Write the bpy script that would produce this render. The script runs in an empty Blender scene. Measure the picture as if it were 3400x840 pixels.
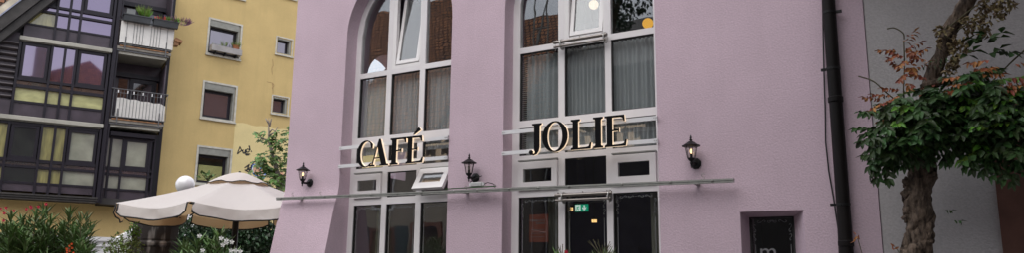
import bpy, bmesh, math, random
from mathutils import Vector, Matrix, noise
from math import sin, cos, pi, radians, sqrt

S = bpy.context.scene
COL = S.collection

# ------------------------------------------------------------------ camera
FOCAL, YAW, PITCH, ROLL = 2560.77, radians(-31.0305), radians(11.0738), radians(0.6235)
KY = 3400 * 256 / (840 * 1024.0)
_f = Vector((sin(YAW) * cos(PITCH), cos(YAW) * cos(PITCH), sin(PITCH)))
_r = Vector((cos(YAW), -sin(YAW), 0))
_u = _r.cross(_f)
RT = _r * cos(ROLL) + _u * sin(ROLL)
UP = -_r * sin(ROLL) + _u * cos(ROLL)
FW = _f
CAM = Vector((0, 0, 1.6))
cd = bpy.data.cameras.new('camera')
cam = bpy.data.objects.new('camera', cd)
COL.objects.link(cam)
cam.matrix_world = Matrix.Translation(CAM) @ Matrix((RT, UP, -FW)).transposed().to_4x4()
cd.sensor_fit = 'HORIZONTAL'
cd.sensor_width = 36
cd.lens = 36 * FOCAL / 3400
cd.clip_end = 2000
S.camera = cam

def ray(px, py):
    return RT * ((px - 1700) / FOCAL) + UP * (-(py * KY - 425) / FOCAL) + FW
def at(px, py, Y):           # point on the vertical plane y = Y
    d = ray(px, py)
    return CAM + d * (Y / d.y)
def dep(px, py, D):          # point at distance D along the view axis
    return CAM + ray(px, py) * D

# ------------------------------------------------------------------ light
SUN_EL, SUN_AZ = radians(55), radians(172)      # azimuth clockwise from +Y
W = bpy.data.worlds.new('World')
S.world = W
W.use_nodes = True
nt = W.node_tree
nt.nodes.clear()
wo = nt.nodes.new('ShaderNodeOutputWorld')
bg = nt.nodes.new('ShaderNodeBackground')
sky = nt.nodes.new('ShaderNodeTexSky')
sky.sky_type = 'NISHITA'
sky.sun_disc = False
sky.sun_elevation = SUN_EL
sky.sun_rotation = SUN_AZ
sky.dust_density = 4.0
tc = nt.nodes.new('ShaderNodeTexCoord')
cn = nt.nodes.new('ShaderNodeTexNoise')
cn.inputs['Scale'].default_value = 3.0
cn.inputs['Detail'].default_value = 6
cr = nt.nodes.new('ShaderNodeValToRGB')         # overcast layer over the clear sky
cr.color_ramp.elements[0].position = .3
cr.color_ramp.elements[0].color = (3.5, 3.8, 4.5, 1)
cr.color_ramp.elements[1].position = .75
cr.color_ramp.elements[1].color = (8.3, 8.3, 8.4, 1)
mx = nt.nodes.new('ShaderNodeMixRGB')
mx.inputs[0].default_value = .85
nt.links.new(tc.outputs['Generated'], cn.inputs['Vector'])
nt.links.new(cn.outputs['Fac'], cr.inputs[0])
nt.links.new(sky.outputs[0], mx.inputs[1])
nt.links.new(cr.outputs[0], mx.inputs[2])
nt.links.new(mx.outputs[0], bg.inputs[0])
bg.inputs[1].default_value = 0.11
nt.links.new(bg.outputs[0], wo.inputs[0])

sd = bpy.data.lights.new('sun', 'SUN')
sd.energy = 0.7
sd.angle = radians(70)
sd.color = (1, .96, .9)
so = bpy.data.objects.new('sun', sd)
COL.objects.link(so)
sv = Vector((sin(SUN_AZ) * cos(SUN_EL), cos(SUN_AZ) * cos(SUN_EL), sin(SUN_EL)))
so.rotation_euler = sv.to_track_quat('Z', 'Y').to_euler()
so.location = sv * 60

S.view_settings.view_transform = 'Standard'
S.view_settings.look = 'None'
S.view_settings.exposure = 1.15
S.view_settings.gamma = 1
S.view_settings.use_curve_mapping = False
S.render.engine = 'CYCLES'
S.cycles.max_bounces = 7
S.cycles.transparent_max_bounces = 14
S.cycles.caustics_reflective = False
S.cycles.caustics_refractive = False

# ------------------------------------------------------------------ materials
def N(t, ty, **kw):
    n = t.nodes.new(ty)
    for k, v in kw.items():
        setattr(n, k, v)
    return n

def pm(name, col, rough=.8, var=.12, vs=3.0, bump=0, bs=60, metallic=0, spec=.5, coat=0, coat_tint=None,
       col2=None, stretch=None, emit=None, es=1, island=0, coord='Position', sheen=0, dist=.01):
    m = bpy.data.materials.new(name)
    m.use_nodes = True
    t = m.node_tree
    b = t.nodes['Principled BSDF']
    b.inputs['Roughness'].default_value = rough
    b.inputs['Metallic'].default_value = metallic
    b.inputs['Specular IOR Level'].default_value = spec
    if coat:
        b.inputs['Coat Weight'].default_value = coat
        b.inputs['Coat Roughness'].default_value = .02
        b.inputs['Coat IOR'].default_value = 2.1
        if coat_tint:
            b.inputs['Coat Tint'].default_value = (*coat_tint, 1)
    g = N(t, 'ShaderNodeNewGeometry')
    src = g.outputs['Position']
    if stretch:
        mp = N(t, 'ShaderNodeMapping')
        mp.inputs['Scale'].default_value = stretch
        t.links.new(src, mp.inputs[0])
        src = mp.outputs[0]
    n1 = N(t, 'ShaderNodeTexNoise')
    n1.inputs['Scale'].default_value = vs
    n1.inputs['Detail'].default_value = 5
    t.links.new(src, n1.inputs['Vector'])
    rp = N(t, 'ShaderNodeValToRGB')
    rp.color_ramp.elements[0].position = .32
    rp.color_ramp.elements[1].position = .68
    c2 = col2 or tuple(min(1, c * (1 + var)) for c in col)
    c1 = tuple(c * (1 - var) for c in col) if not col2 else col
    rp.color_ramp.elements[0].color = (*c1, 1)
    rp.color_ramp.elements[1].color = (*c2, 1)
    t.links.new(n1.outputs['Fac'], rp.inputs[0])
    out = rp.outputs[0]
    if island:
        hv = N(t, 'ShaderNodeHueSaturation')
        mr = N(t, 'ShaderNodeMapRange')
        mr.inputs[3].default_value = 1 - island
        mr.inputs[4].default_value = 1 + island
        t.links.new(g.outputs['Random Per Island'], mr.inputs[0])
        t.links.new(mr.outputs[0], hv.inputs['Value'])
        mr2 = N(t, 'ShaderNodeMapRange')
        mr2.inputs[3].default_value = .47
        mr2.inputs[4].default_value = .525
        t.links.new(g.outputs['Random Per Island'], mr2.inputs[0])
        t.links.new(mr2.outputs[0], hv.inputs['Hue'])
        t.links.new(out, hv.inputs['Color'])
        out = hv.outputs[0]
    t.links.new(out, b.inputs['Base Color'])
    if bump:
        n2 = N(t, 'ShaderNodeTexNoise')
        n2.inputs['Scale'].default_value = bs
        n2.inputs['Detail'].default_value = 4
        t.links.new(src, n2.inputs['Vector'])
        bp_ = N(t, 'ShaderNodeBump')
        bp_.inputs['Strength'].default_value = bump
        bp_.inputs['Distance'].default_value = dist
        t.links.new(n2.outputs['Fac'], bp_.inputs['Height'])
        t.links.new(bp_.outputs[0], b.inputs['Normal'])
    if emit:
        b.inputs['Emission Color'].default_value = (*emit, 1)
        b.inputs['Emission Strength'].default_value = es
    return m

def plaster(name, col, grime=.25):
    """rough render: fine pebbled bump, broad uneven tone, faint vertical weather streaks"""
    m = pm(name, col, rough=.92, var=.05, vs=1.3, spec=.2)
    t = m.node_tree
    b = t.nodes['Principled BSDF']
    g = N(t, 'ShaderNodeNewGeometry')
    base = b.inputs['Base Color'].links[0].from_socket
    mp = N(t, 'ShaderNodeMapping')
    mp.inputs['Scale'].default_value = (2.2, 2.2, .16)
    t.links.new(g.outputs['Position'], mp.inputs[0])
    st = N(t, 'ShaderNodeTexNoise')
    st.inputs['Scale'].default_value = 2.0
    st.inputs['Detail'].default_value = 7
    st.inputs['Roughness'].default_value = .65
    t.links.new(mp.outputs[0], st.inputs['Vector'])
    mr = N(t, 'ShaderNodeMapRange')
    mr.inputs[1].default_value = .48
    mr.inputs[2].default_value = .8
    mr.inputs[3].default_value = 0
    mr.inputs[4].default_value = grime
    t.links.new(st.outputs['Fac'], mr.inputs[0])
    mix = N(t, 'ShaderNodeMixRGB')
    mix.inputs[2].default_value = (col[0] * .62, col[1] * .62, col[2] * .6, 1)
    t.links.new(mr.outputs[0], mix.inputs[0])
    t.links.new(base, mix.inputs[1])
    # speckle of the roughcast itself
    sp = N(t, 'ShaderNodeTexNoise')
    sp.inputs['Scale'].default_value = 55
    sp.inputs['Detail'].default_value = 3
    t.links.new(g.outputs['Position'], sp.inputs['Vector'])
    mr3 = N(t, 'ShaderNodeMapRange')
    mr3.inputs[1].default_value = .35
    mr3.inputs[2].default_value = .65
    mr3.inputs[3].default_value = .93
    mr3.inputs[4].default_value = 1.05
    t.links.new(sp.outputs['Fac'], mr3.inputs[0])
    mul = N(t, 'ShaderNodeMixRGB', blend_type='MULTIPLY')
    mul.inputs[0].default_value = 1
    t.links.new(mix.outputs[0], mul.inputs[1])
    t.links.new(mr3.outputs[0], mul.inputs[2])
    t.links.new(mul.outputs[0], b.inputs['Base Color'])
    bmp = N(t, 'ShaderNodeBump')
    bmp.inputs['Strength'].default_value = .6
    bmp.inputs['Distance'].default_value = .008
    t.links.new(sp.outputs['Fac'], bmp.inputs['Height'])
    t.links.new(bmp.outputs[0], b.inputs['Normal'])
    return m

def glass(name, tint=(.9, .92, .92), refl=(1, 1, 1), gain=1.8, base=.05, wob=.15):
    m = bpy.data.materials.new(name)
    m.use_nodes = True
    t = m.node_tree
    t.nodes.clear()
    o = N(t, 'ShaderNodeOutputMaterial')
    tr = N(t, 'ShaderNodeBsdfTransparent')
    tr.inputs[0].default_value = (*tint, 1)
    gl = N(t, 'ShaderNodeBsdfGlossy')
    gl.inputs['Color'].default_value = (*refl, 1)
    gl.inputs['Roughness'].default_value = .0
    fr = N(t, 'ShaderNodeFresnel')
    g = N(t, 'ShaderNodeNewGeometry')
    ir = N(t, 'ShaderNodeMapRange')
    ir.inputs[3].default_value = 1.5
    ir.inputs[4].default_value = 1 / 1.5
    t.links.new(g.outputs['Backfacing'], ir.inputs[0])
    t.links.new(ir.outputs[0], fr.inputs[0])
    ma = N(t, 'ShaderNodeMath', operation='MULTIPLY_ADD')
    ma.inputs[1].default_value = gain
    ma.inputs[2].default_value = base
    ma.use_clamp = True
    mx_ = N(t, 'ShaderNodeMixShader')
    n2 = N(t, 'ShaderNodeTexNoise')
    n2.inputs['Scale'].default_value = 1.7
    bp_ = N(t, 'ShaderNodeBump')
    bp_.inputs['Strength'].default_value = wob
    bp_.inputs['Distance'].default_value = .02
    t.links.new(g.outputs['Position'], n2.inputs['Vector'])
    t.links.new(n2.outputs['Fac'], bp_.inputs['Height'])
    t.links.new(bp_.outputs[0], gl.inputs['Normal'])
    t.links.new(fr.outputs[0], ma.inputs[0])
    t.links.new(ma.outputs[0], mx_.inputs[0])
    t.links.new(tr.outputs[0], mx_.inputs[1])
    t.links.new(gl.outputs[0], mx_.inputs[2])
    t.links.new(mx_.outputs[0], o.inputs[0])
    return m

def tiles(name, axis_u, col=(.58, .25, .115)):
    """clay roof tiles: rows along the slope with scalloped lower edges"""
    m = bpy.data.materials.new(name)
    m.use_nodes = True
    t = m.node_tree
    b = t.nodes['Principled BSDF']
    b.inputs['Roughness'].default_value = .8
    g = N(t, 'ShaderNodeNewGeometry')
    br = N(t, 'ShaderNodeTexBrick')
    cx = N(t, 'ShaderNodeVectorMath', operation='DOT_PRODUCT')
    cx.inputs[1].default_value = axis_u
    sp = N(t, 'ShaderNodeSeparateXYZ')
    cb = N(t, 'ShaderNodeCombineXYZ')
    t.links.new(g.outputs['Position'], cx.inputs[0])
    t.links.new(g.outputs['Position'], sp.inputs[0])
    t.links.new(cx.outputs['Value'], cb.inputs[0])
    t.links.new(sp.outputs[2], cb.inputs[1])
    t.links.new(cb.outputs[0], br.inputs['Vector'])
    br.inputs['Scale'].default_value = 1
    br.inputs['Brick Width'].default_value = .19
    br.inputs['Row Height'].default_value = .17
    br.inputs['Mortar Size'].default_value = .03
    br.inputs['Mortar Smooth'].default_value = .6
    br.inputs['Color1'].default_value = (*col, 1)
    br.inputs['Color2'].default_value = (col[0] * .55, col[1] * .6, col[2] * .7, 1)
    br.inputs['Mortar'].default_value = (.03, .02, .018, 1)
    t.links.new(br.outputs['Color'], b.inputs['Base Color'])
    bp_ = N(t, 'ShaderNodeBump')
    bp_.inputs['Distance'].default_value = .03
    t.links.new(br.outputs['Fac'], bp_.inputs['Height'])
    bp_.invert = True
    t.links.new(bp_.outputs[0], b.inputs['Normal'])
    return m

def sheer(name, col, op=.72):
    m = bpy.data.materials.new(name)
    m.use_nodes = True
    t = m.node_tree
    b = t.nodes['Principled BSDF']
    b.inputs['Base Color'].default_value = (*col, 1)
    b.inputs['Roughness'].default_value = .95
    o = t.nodes['Material Output']
    tr = N(t, 'ShaderNodeBsdfTransparent')
    tl = N(t, 'ShaderNodeBsdfTranslucent')
    tl.inputs[0].default_value = (*col, 1)
    m1 = N(t, 'ShaderNodeMixShader')
    m1.inputs[0].default_value = .3
    m2 = N(t, 'ShaderNodeMixShader')
    m2.inputs[0].default_value = op
    t.links.new(b.outputs[0], m1.inputs[1])
    t.links.new(tl.outputs[0], m1.inputs[2])
    t.links.new(tr.outputs[0], m2.inputs[1])
    t.links.new(m1.outputs[0], m2.inputs[2])
    t.links.new(m2.outputs[0], o.inputs[0])
    return m

M = {}
M['pink'] = plaster('pink_render', (.60, .468, .54), .12)
M['grey'] = plaster('grey_render', (.47, .45, .455), .12)
M['yellow'] = plaster('ochre_render', (.61, .455, .205), .2)
M['yellow2'] = plaster('pale_yellow_render', (.76, .63, .32), .1)
M['beige'] = plaster('beige_render', (.42, .38, .3), .3)
M['frame'] = pm('white_window_paint', (.78, .755, .765), .4, .04, 2.5)
M['sash'] = pm('fresh_white_paint', (.82, .80, .80), .35, .02)
M['gasket'] = pm('black_gasket', (.02, .02, .02), .6, .1)
M['glass'] = glass('window_glass', gain=1.9, base=.03, wob=.06)
M['etch'] = pm('etched_glass_mark', (.26, .27, .28), .6, .1)
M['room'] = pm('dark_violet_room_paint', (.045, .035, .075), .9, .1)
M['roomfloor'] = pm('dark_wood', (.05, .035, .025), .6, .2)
M['curtain'] = sheer('sheer_grey_curtain', (.88, .90, .92), .88)
M['curtain2'] = sheer('beige_curtain', (.42, .40, .33), .9)
M['black'] = pm('black_metal_paint', (.008, .008, .009), .42, .2, 20, spec=.3)
M['letter'] = pm('black_letter_face', (.004, .004, .005), .6, .1, spec=.1)
M['glow'] = pm('lit_acrylic_side', (.8, .72, .6), .4, .02, emit=(1, .74, .50), es=.31)
M['alu'] = pm('brushed_aluminium', (.5, .5, .48), .35, .08, 8, metallic=.6)
M['rail'] = pm('white_coated_rail', (.74, .74, .76), .35, .04)
M['rodm'] = pm('weathered_grey_aluminium', (.29, .295, .275), .5, .15, 12, metallic=.2)
M['steel'] = pm('stainless_steel', (.30, .27, .25), .3, .08, 14, metallic=.9)
M['pipe'] = pm('dark_brown_pipe', (.006, .0045, .0045), .55, .4, 6, spec=.2, bump=.3, bs=9, stretch=(1, 1, .35))
M['cable'] = pm('black_cable', (.012, .012, .014), .5, .1)
M['redstone'] = pm('red_brown_stone', (.13, .06, .045), .85, .25, 5, bump=.3, bs=30)
M['dark'] = pm('dark_void_paint', (.01, .01, .012), .7, .1)
M['bark'] = pm('wisteria_bark', (.026, .016, .011), .9, .3, 30, bump=1, bs=34, col2=(.21, .155, .115), stretch=(1, 1, .28), dist=.045)
M['leaf'] = pm('wisteria_leaf', (.040, .085, .024), .42, .3, 6, island=.5, spec=.4)
M['leaf_bright'] = pm('young_green_leaf', (.12, .26, .03), .45, .2, 6, island=.3)
M['leaf_orange'] = pm('bronze_young_leaf', (.33, .12, .045), .5, .2, 6, island=.35)
M['leaf_dry'] = pm('withered_leaf', (.20, .15, .075), .8, .35, 12, island=.5)
M['oleander'] = pm('oleander_leaf', (.115, .19, .055), .42, .25, 5, island=.45)
M['shrub'] = pm('small_leaf_green', (.16, .22, .05), .5, .3, 5, island=.5)
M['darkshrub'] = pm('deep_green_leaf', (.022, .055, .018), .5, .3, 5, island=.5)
M['fig'] = pm('fig_leaf', (.11, .20, .045), .5, .3, 5, island=.45)
M['stem'] = pm('green_brown_stem', (.09, .08, .04), .8, .2)
M['figbark'] = pm('pale_fig_bark', (.33, .29, .26), .85, .2, 8)
M['petal_pink'] = pm('pink_petal', (.50, .012, .06), .5, .15, island=.2)
M['petal_white'] = pm('white_petal', (.85, .85, .82), .5, .03)
M['petal_orange'] = pm('orange_petal', (.75, .10, .03), .5, .2, island=.2)
M['petal_purple'] = pm('dull_purple_petal', (.22, .10, .16), .6, .2, island=.3)
M['mull'] = pm('dark_violet_brown_metal', (.014, .011, .018), .42, .15, 4, spec=.35)
M['mull2'] = pm('violet_brown_panel', (.056, .042, .055), .4, .3, 2.2)
M['louv'] = pm('grey_violet_slat', (.12, .105, .11), .5, .2)
M['beam'] = pm('pale_grey_blind_casing', (.40, .385, .33), .5, .15, 1.6)
M['fascia'] = pm('dark_grey_timber', (.042, .038, .036), .7, .3, 4, stretch=(1, 1, 1))
M['purpleglass'] = pm('violet_sun_glass', (.03, .02, .05), .04, .2, spec=1, coat=1, coat_tint=(.80, .66, 1.0))
M['sunglass'] = pm('faint_violet_glass', (.16, .14, .175), .04, .05, metallic=.78, spec=1, coat=.6)
_p = M['purpleglass'].node_tree.nodes['Principled BSDF']
_p.inputs['Metallic'].default_value = .78
_p.inputs['Base Color'].links and M['purpleglass'].node_tree.links.remove(_p.inputs['Base Color'].links[0])
_p.inputs['Base Color'].default_value = (.135, .102, .155, 1)
M['curtpane'] = pm('glazed_yellow_curtain', (.34, .33, .09), .3, .35, 3.5, coat=.55, coat_tint=(.8, .7, 1), stretch=(3, 3, .5))
M['palepane'] = pm('yellow_green_parapet_glass', (.50, .52, .22), .3, .2, 3, coat=.3, coat_tint=(.8, .7, 1), stretch=(1, 1, 2))
M['greypane'] = pm('glazed_pale_blind', (.30, .33, .21), .3, .25, 2, coat=.5, coat_tint=(.8, .7, 1))
M['darkpane'] = pm('dark_tinted_glass', (.010, .013, .008), .05, .5, 3, spec=.6, coat=.3, coat_tint=(.8, .7, 1))
M['warmpane'] = pm('dim_brown_interior', (.07, .04, .03), .2, .4, 5, coat=.5)
M['surround'] = pm('grey_stone_surround', (.55, .53, .46), .85, .15, 6)
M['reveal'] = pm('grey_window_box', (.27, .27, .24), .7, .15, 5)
M['canvas'] = pm('white_screen_canvas', (.74, .72, .68), .85, .06, 4, bump=.25, bs=6, dist=.03)
M['balm'] = pm('grey_balcony_metal', (.12, .12, .125), .5, .2, 8)
M['balconc'] = pm('stained_concrete', (.24, .22, .19), .9, .35, 3)
M['rust'] = pm('rusty_timber_edge', (.26, .13, .06), .8, .4, 8)
M['planter'] = pm('dark_grey_planter', (.05, .055, .06), .5, .2)
M['planter2'] = pm('pale_grey_planter', (.34, .32, .31), .6, .15)
M['terracotta'] = pm('terracotta', (.36, .13, .06), .8, .1)
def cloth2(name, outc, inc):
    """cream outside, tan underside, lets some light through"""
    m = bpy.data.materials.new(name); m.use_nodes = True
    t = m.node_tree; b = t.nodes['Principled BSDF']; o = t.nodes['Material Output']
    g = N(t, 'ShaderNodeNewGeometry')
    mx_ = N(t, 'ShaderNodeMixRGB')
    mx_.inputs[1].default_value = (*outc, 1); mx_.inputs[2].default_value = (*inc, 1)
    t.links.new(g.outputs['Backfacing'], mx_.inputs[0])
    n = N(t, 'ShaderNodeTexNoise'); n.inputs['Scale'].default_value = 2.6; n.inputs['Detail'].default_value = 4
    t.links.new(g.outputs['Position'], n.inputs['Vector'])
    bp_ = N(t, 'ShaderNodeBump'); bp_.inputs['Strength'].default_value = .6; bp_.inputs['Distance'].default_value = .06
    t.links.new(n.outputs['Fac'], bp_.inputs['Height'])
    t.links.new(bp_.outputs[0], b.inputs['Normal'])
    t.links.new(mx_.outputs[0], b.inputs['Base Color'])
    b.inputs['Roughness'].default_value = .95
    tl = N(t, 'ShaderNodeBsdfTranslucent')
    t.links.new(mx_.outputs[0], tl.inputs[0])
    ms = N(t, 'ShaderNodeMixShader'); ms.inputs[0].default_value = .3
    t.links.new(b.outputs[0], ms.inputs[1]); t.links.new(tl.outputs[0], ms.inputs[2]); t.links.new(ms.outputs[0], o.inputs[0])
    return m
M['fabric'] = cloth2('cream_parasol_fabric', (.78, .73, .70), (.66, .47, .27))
M['piping'] = pm('black_piping', (.012, .012, .014), .7, .1)
M['opal'] = pm('opal_glass_globe', (.82, .82, .83), .25, .02, coat=.3)
M['stone'] = pm('dark_stained_stone', (.028, .022, .02), .85, .3, 1.6, col2=(.36, .33, .31), stretch=(4, 4, .7), bump=.5, bs=8)
M['stone'].node_tree.nodes['Color Ramp'].color_ramp.elements[0].position = .56
M['stone'].node_tree.nodes['Color Ramp'].color_ramp.elements[1].position = .72
M['white'] = pm('white_wall_paint', (.80, .80, .80), .7, .04)
M['spray'] = pm('black_spray_paint', (.02, .02, .022), .7, .1)
M['blue'] = pm('blue_spray_paint', (.04, .16, .55), .7, .15)
M['peach'] = pm('peach_spray_paint', (.72, .40, .26), .7, .15)
M['whitespray'] = pm('white_spray_paint', (.8, .8, .82), .7, .05)
M['tile'] = tiles('clay_roof_tiles', (1, 0, 0))
M['tile2'] = tiles('clay_roof_tiles_side', (0, 1, 0))
M['cream'] = pm('cream_verge_mortar', (.62, .56, .44), .9, .2, 3)
M['gut'] = pm('zinc_gutter', (.26, .27, .34), .35, .15, metallic=.6)
M['shutter'] = pm('dark_teal_shutter', (.03, .09, .095), .6, .1)
M['door'] = pm('red_brown_door', (.17, .06, .03), .6, .15)
M['poster'] = pm('orange_red_poster', (.26, .045, .022), .5, .1)
M['green'] = pm('green_exit_sign', (.0, .22, .12), .5, .02, emit=(.0, .42, .22), es=.28)
M['exitw'] = pm('lit_white_pictogram', (.8, .85, .8), .5, .02, emit=(.85, 1, .9), es=.3)
M['warm'] = pm('warm_bulb', (1, .8, .5), .5, .01, emit=(1, .62, .25), es=.6)
M['globe_y'] = pm('lit_yellow_globe', (.9, .55, .08), .4, .02, emit=(1, .48, .03), es=.42)
M['globe_w'] = pm('lit_cream_globe', (.9, .75, .55), .4, .02, emit=(1, .76, .52), es=.36)
M['lampglass'] = glass('lantern_glass', (.92, .92, .9), gain=1.2, base=.03, wob=0)
M['greenstrip'] = pm('dark_green_strip', (.02, .09, .015), .6, .2)
M['paving'] = pm('grey_paving', (.16, .155, .15), .85, .2, 2, bump=.4, bs=12)
M['blind'] = pm('white_venetian_blind', (.6, .6, .58), .6, .05)
M['brownwall'] = pm('brown_shingle_wall', (.16, .075, .045), .8, .35, 6, stretch=(.6, .6, 5))

# ------------------------------------------------------------------ mesh helpers
class MB:
    def __init__(s, T=None):
        s.v, s.f, s.m, s.T = [], [], [], T
        s.cur = 0
    def pt(s, p):
        p = s.T(*p) if s.T else Vector(p)
        s.v.append(p)
        return len(s.v) - 1
    def face(s, ids):
        s.f.append(tuple(ids)); s.m.append(s.cur)
    def poly(s, pts):
        s.face([s.pt(p) for p in pts])
    def box(s, a, b):
        x0, y0, z0 = a; x1, y1, z1 = b
        i = [s.pt(p) for p in ((x0, y0, z0), (x1, y0, z0), (x1, y1, z0), (x0, y1, z0), (x0, y0, z1), (x1, y0, z1), (x1, y1, z1), (x0, y1, z1))]
        for q in ((0, 3, 2, 1), (4, 5, 6, 7), (0, 1, 5, 4), (1, 2, 6, 5), (2, 3, 7, 6), (3, 0, 4, 7)):
            s.face([i[k] for k in q])
        return s
    def prism(s, prof, w0, w1, order=lambda a, b, w: (a, w, b)):
        """profile polygon (a,b) extruded from w0 to w1"""
        n = len(prof)
        A = [s.pt(order(a, b, w0)) for a, b in prof]
        B = [s.pt(order(a, b, w1)) for a, b in prof]
        s.face(A[::-1]); s.face(B)
        for i in range(n):
            s.face((A[i], A[(i + 1) % n], B[(i + 1) % n], B[i]))
        return s
    def tube(s, pts, rad, n=8, cap=True, wob=0, seed=0, ws=6.0):
        P = [Vector(p) for p in pts]
        R = rad if isinstance(rad, (list, tuple)) else [rad] * len(P)
        up = None; rings = []
        for i, p in enumerate(P):
            d = (P[min(i + 1, len(P) - 1)] - P[max(i - 1, 0)]).normalized()
            if up is None:
                up = d.orthogonal().normalized()
            up = (up - d * up.dot(d)).normalized()
            sd_ = d.cross(up)
            ring = []
            for k in range(n):
                a = 2 * pi * k / n
                rr = R[i]
                if wob:
                    q = p * ws + (up * cos(a) + sd_ * sin(a)) * 1.1 + Vector((seed, 0, 0))
                    rr *= 1 + wob * noise.noise(q) + wob * .5 * noise.noise(q * 2.7)
                ring.append(s.pt(p + up * cos(a) * rr + sd_ * sin(a) * rr))
            rings.append(ring)
        for a, b in zip(rings, rings[1:]):
            for k in range(n):
                s.face((a[k], a[(k + 1) % n], b[(k + 1) % n], b[k]))
        if cap:
            s.face(rings[0][::-1]); s.face(rings[-1])
        return s
    def lathe(s, prof, c=(0, 0, 0), n=16, ph=0):
        """profile [(r,z)...] turned round z"""
        rings = []
        for r, z in prof:
            rings.append([s.pt((c[0] + r * cos(2 * pi * k / n + ph), c[1] + r * sin(2 * pi * k / n + ph), c[2] + z)) for k in range(n)])
        for a, b in zip(rings, rings[1:]):
            for k in range(n):
                s.face((a[k], a[(k + 1) % n], b[(k + 1) % n], b[k]))
        s.face(rings[0][::-1]); s.face(rings[-1])
        return s
    def sphere(s, c, r, n=20, m=12, sz=1):
        return s.lathe([(max(.002, r * sin(pi * i / m)), -r * sz * cos(pi * i / m)) for i in range(m + 1)], c, n)
    def leaf(s, p, d, nrm, L, w, fold=.25, droop=.15):
        d = d.normalized()
        sd_ = d.cross(nrm)
        if sd_.length < 1e-4:
            sd_ = d.orthogonal()
        sd_.normalize()
        n_ = sd_.cross(d)
        ids = [s.pt(q) for q in (p, p + d * L * .4 + sd_ * w * .5 + n_ * w * fold, p + d * L * .78 + sd_ * w * .3 + n_ * (w * fold * .5 - L * droop * .6), p + d * L - n_ * L * droop,
                                 p + d * L * .78 - sd_ * w * .3 + n_ * (w * fold * .5 - L * droop * .6), p + d * L * .4 - sd_ * w * .5 + n_ * w * fold)]
        mid = s.pt(p + d * L * .5 - n_ * L * droop * .3)
        s.face((ids[0], ids[1], ids[2], mid)); s.face((mid, ids[2], ids[3])); s.face((mid, ids[3], ids[4])); s.face((ids[0], mid, ids[4], ids[5]))
        return s
    def outline(s, loops, w0, w1, order=lambda a, b, w: (a, w, b)):
        """filled 2D loops (holes allowed) given thickness"""
        c = bpy.data.curves.new('tmp', 'CURVE')
        c.dimensions = '2D'
        c.fill_mode = 'BOTH'
        c.extrude = .5
        for L in loops:
            sp = c.splines.new('POLY')
            sp.points.add(len(L) - 1)
            for i, (a, b) in enumerate(L):
                sp.points[i].co = (a, b, 0, 1)
            sp.use_cyclic_u = True
        o = bpy.data.objects.new('tmp', c)
        me = bpy.data.meshes.new_from_object(o)
        base = len(s.v)
        for v in me.vertices:
            s.pt(order(v.co.x, v.co.y, w0 if v.co.z < 0 else w1))
        for p in me.polygons:
            s.face([base + k for k in p.vertices])
        bpy.data.objects.remove(o); bpy.data.curves.remove(c); bpy.data.meshes.remove(me)
        return s
    def text(s, txt, size, a0, b0, w0, w1, order, mirror=False, align='LEFT'):
        c = bpy.data.curves.new('tmp', 'FONT')
        c.body = txt; c.size = size; c.extrude = .5; c.align_x = align
        o = bpy.data.objects.new('tmp', c)
        me = bpy.data.meshes.new_from_object(o)
        base = len(s.v)
        for v in me.vertices:
            s.pt(order(a0 + (-v.co.x if mirror else v.co.x), b0 + v.co.y, w0 if v.co.z < 0 else w1))
        for p in me.polygons:
            s.face([base + k for k in p.vertices])
        bpy.data.objects.remove(o); bpy.data.curves.remove(c); bpy.data.meshes.remove(me)
        return s
    def build(s, name, mats, parent=None, smooth=False, weld=False, bevel=0, label=None):
        if not isinstance(mats, (list, tuple)):
            mats = [mats]
        off = wloc(parent)
        me = bpy.data.meshes.new(name)
        me.from_pydata([tuple(p - off) for p in s.v], [], s.f)
        for m in mats:
            me.materials.append(m)
        for p, k in zip(me.polygons, s.m):
            p.material_index = k
        bm = bmesh.new(); bm.from_mesh(me)
        if weld:
            bmesh.ops.remove_doubles(bm, verts=bm.verts, dist=.0004)
        bmesh.ops.recalc_face_normals(bm, faces=bm.faces)
        bm.to_mesh(me); bm.free()
        if smooth:
            for p in me.polygons:
                p.use_smooth = True
        o = bpy.data.objects.new(name, me)
        COL.objects.link(o)
        if parent:
            o.parent = parent
        if bevel:
            bv = o.modifiers.new('bevel', 'BEVEL')
            bv.width = bevel; bv.segments = 2; bv.limit_method = 'ANGLE'
        if label:
            o['label'] = label
        return o

def wloc(o):
    v = Vector((0, 0, 0))
    while o:
        v += o.location
        o = o.parent
    return v

def tag(o, label, cat, group=None, kind=None):
    o['label'] = label; o['category'] = cat
    if group: o['group'] = group
    if kind: o['kind'] = kind
    return o
def thing(name, label, cat, loc=(0, 0, 0), group=None):
    o = bpy.data.objects.new(name, None)
    COL.objects.link(o)
    o.location = loc
    return tag(o, label, cat, group)
def struct(o):
    o['kind'] = 'structure'
    return o
def copy_tree(o, parent=None):
    c = o.copy(); COL.objects.link(c); c.parent = parent
    for ch in list(o.children):
        copy_tree(ch, c)
    return c
def kids(o): return list(o.children)

def smoothstep(t):
    t = max(0, min(1, t)); return t * t * (3 - 2 * t)

def pane(x0, x1, z0, z1, y, parent, m='glass', T=None, name='glass_pane'):
    b = MB(T)
    b.box((x0, y, z0), (x1, y + .006, z1))
    return b.build(name, M[m], parent)

XZ = lambda a, b, w: (a, w, b)

# ------------------------------------------------------------------ ground
g = MB(); g.box((-160, -160, -.3), (160, 160, 0))
struct(g.build('ground', M['paving']))
g = MB(); g.box((-30, -4.5, .004), (14, 7.2, .012))
struct(g.build('street', pm('cobbled_street', (.14, .135, .13), .8, .25, 5, bump=.6, bs=14)))

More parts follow.
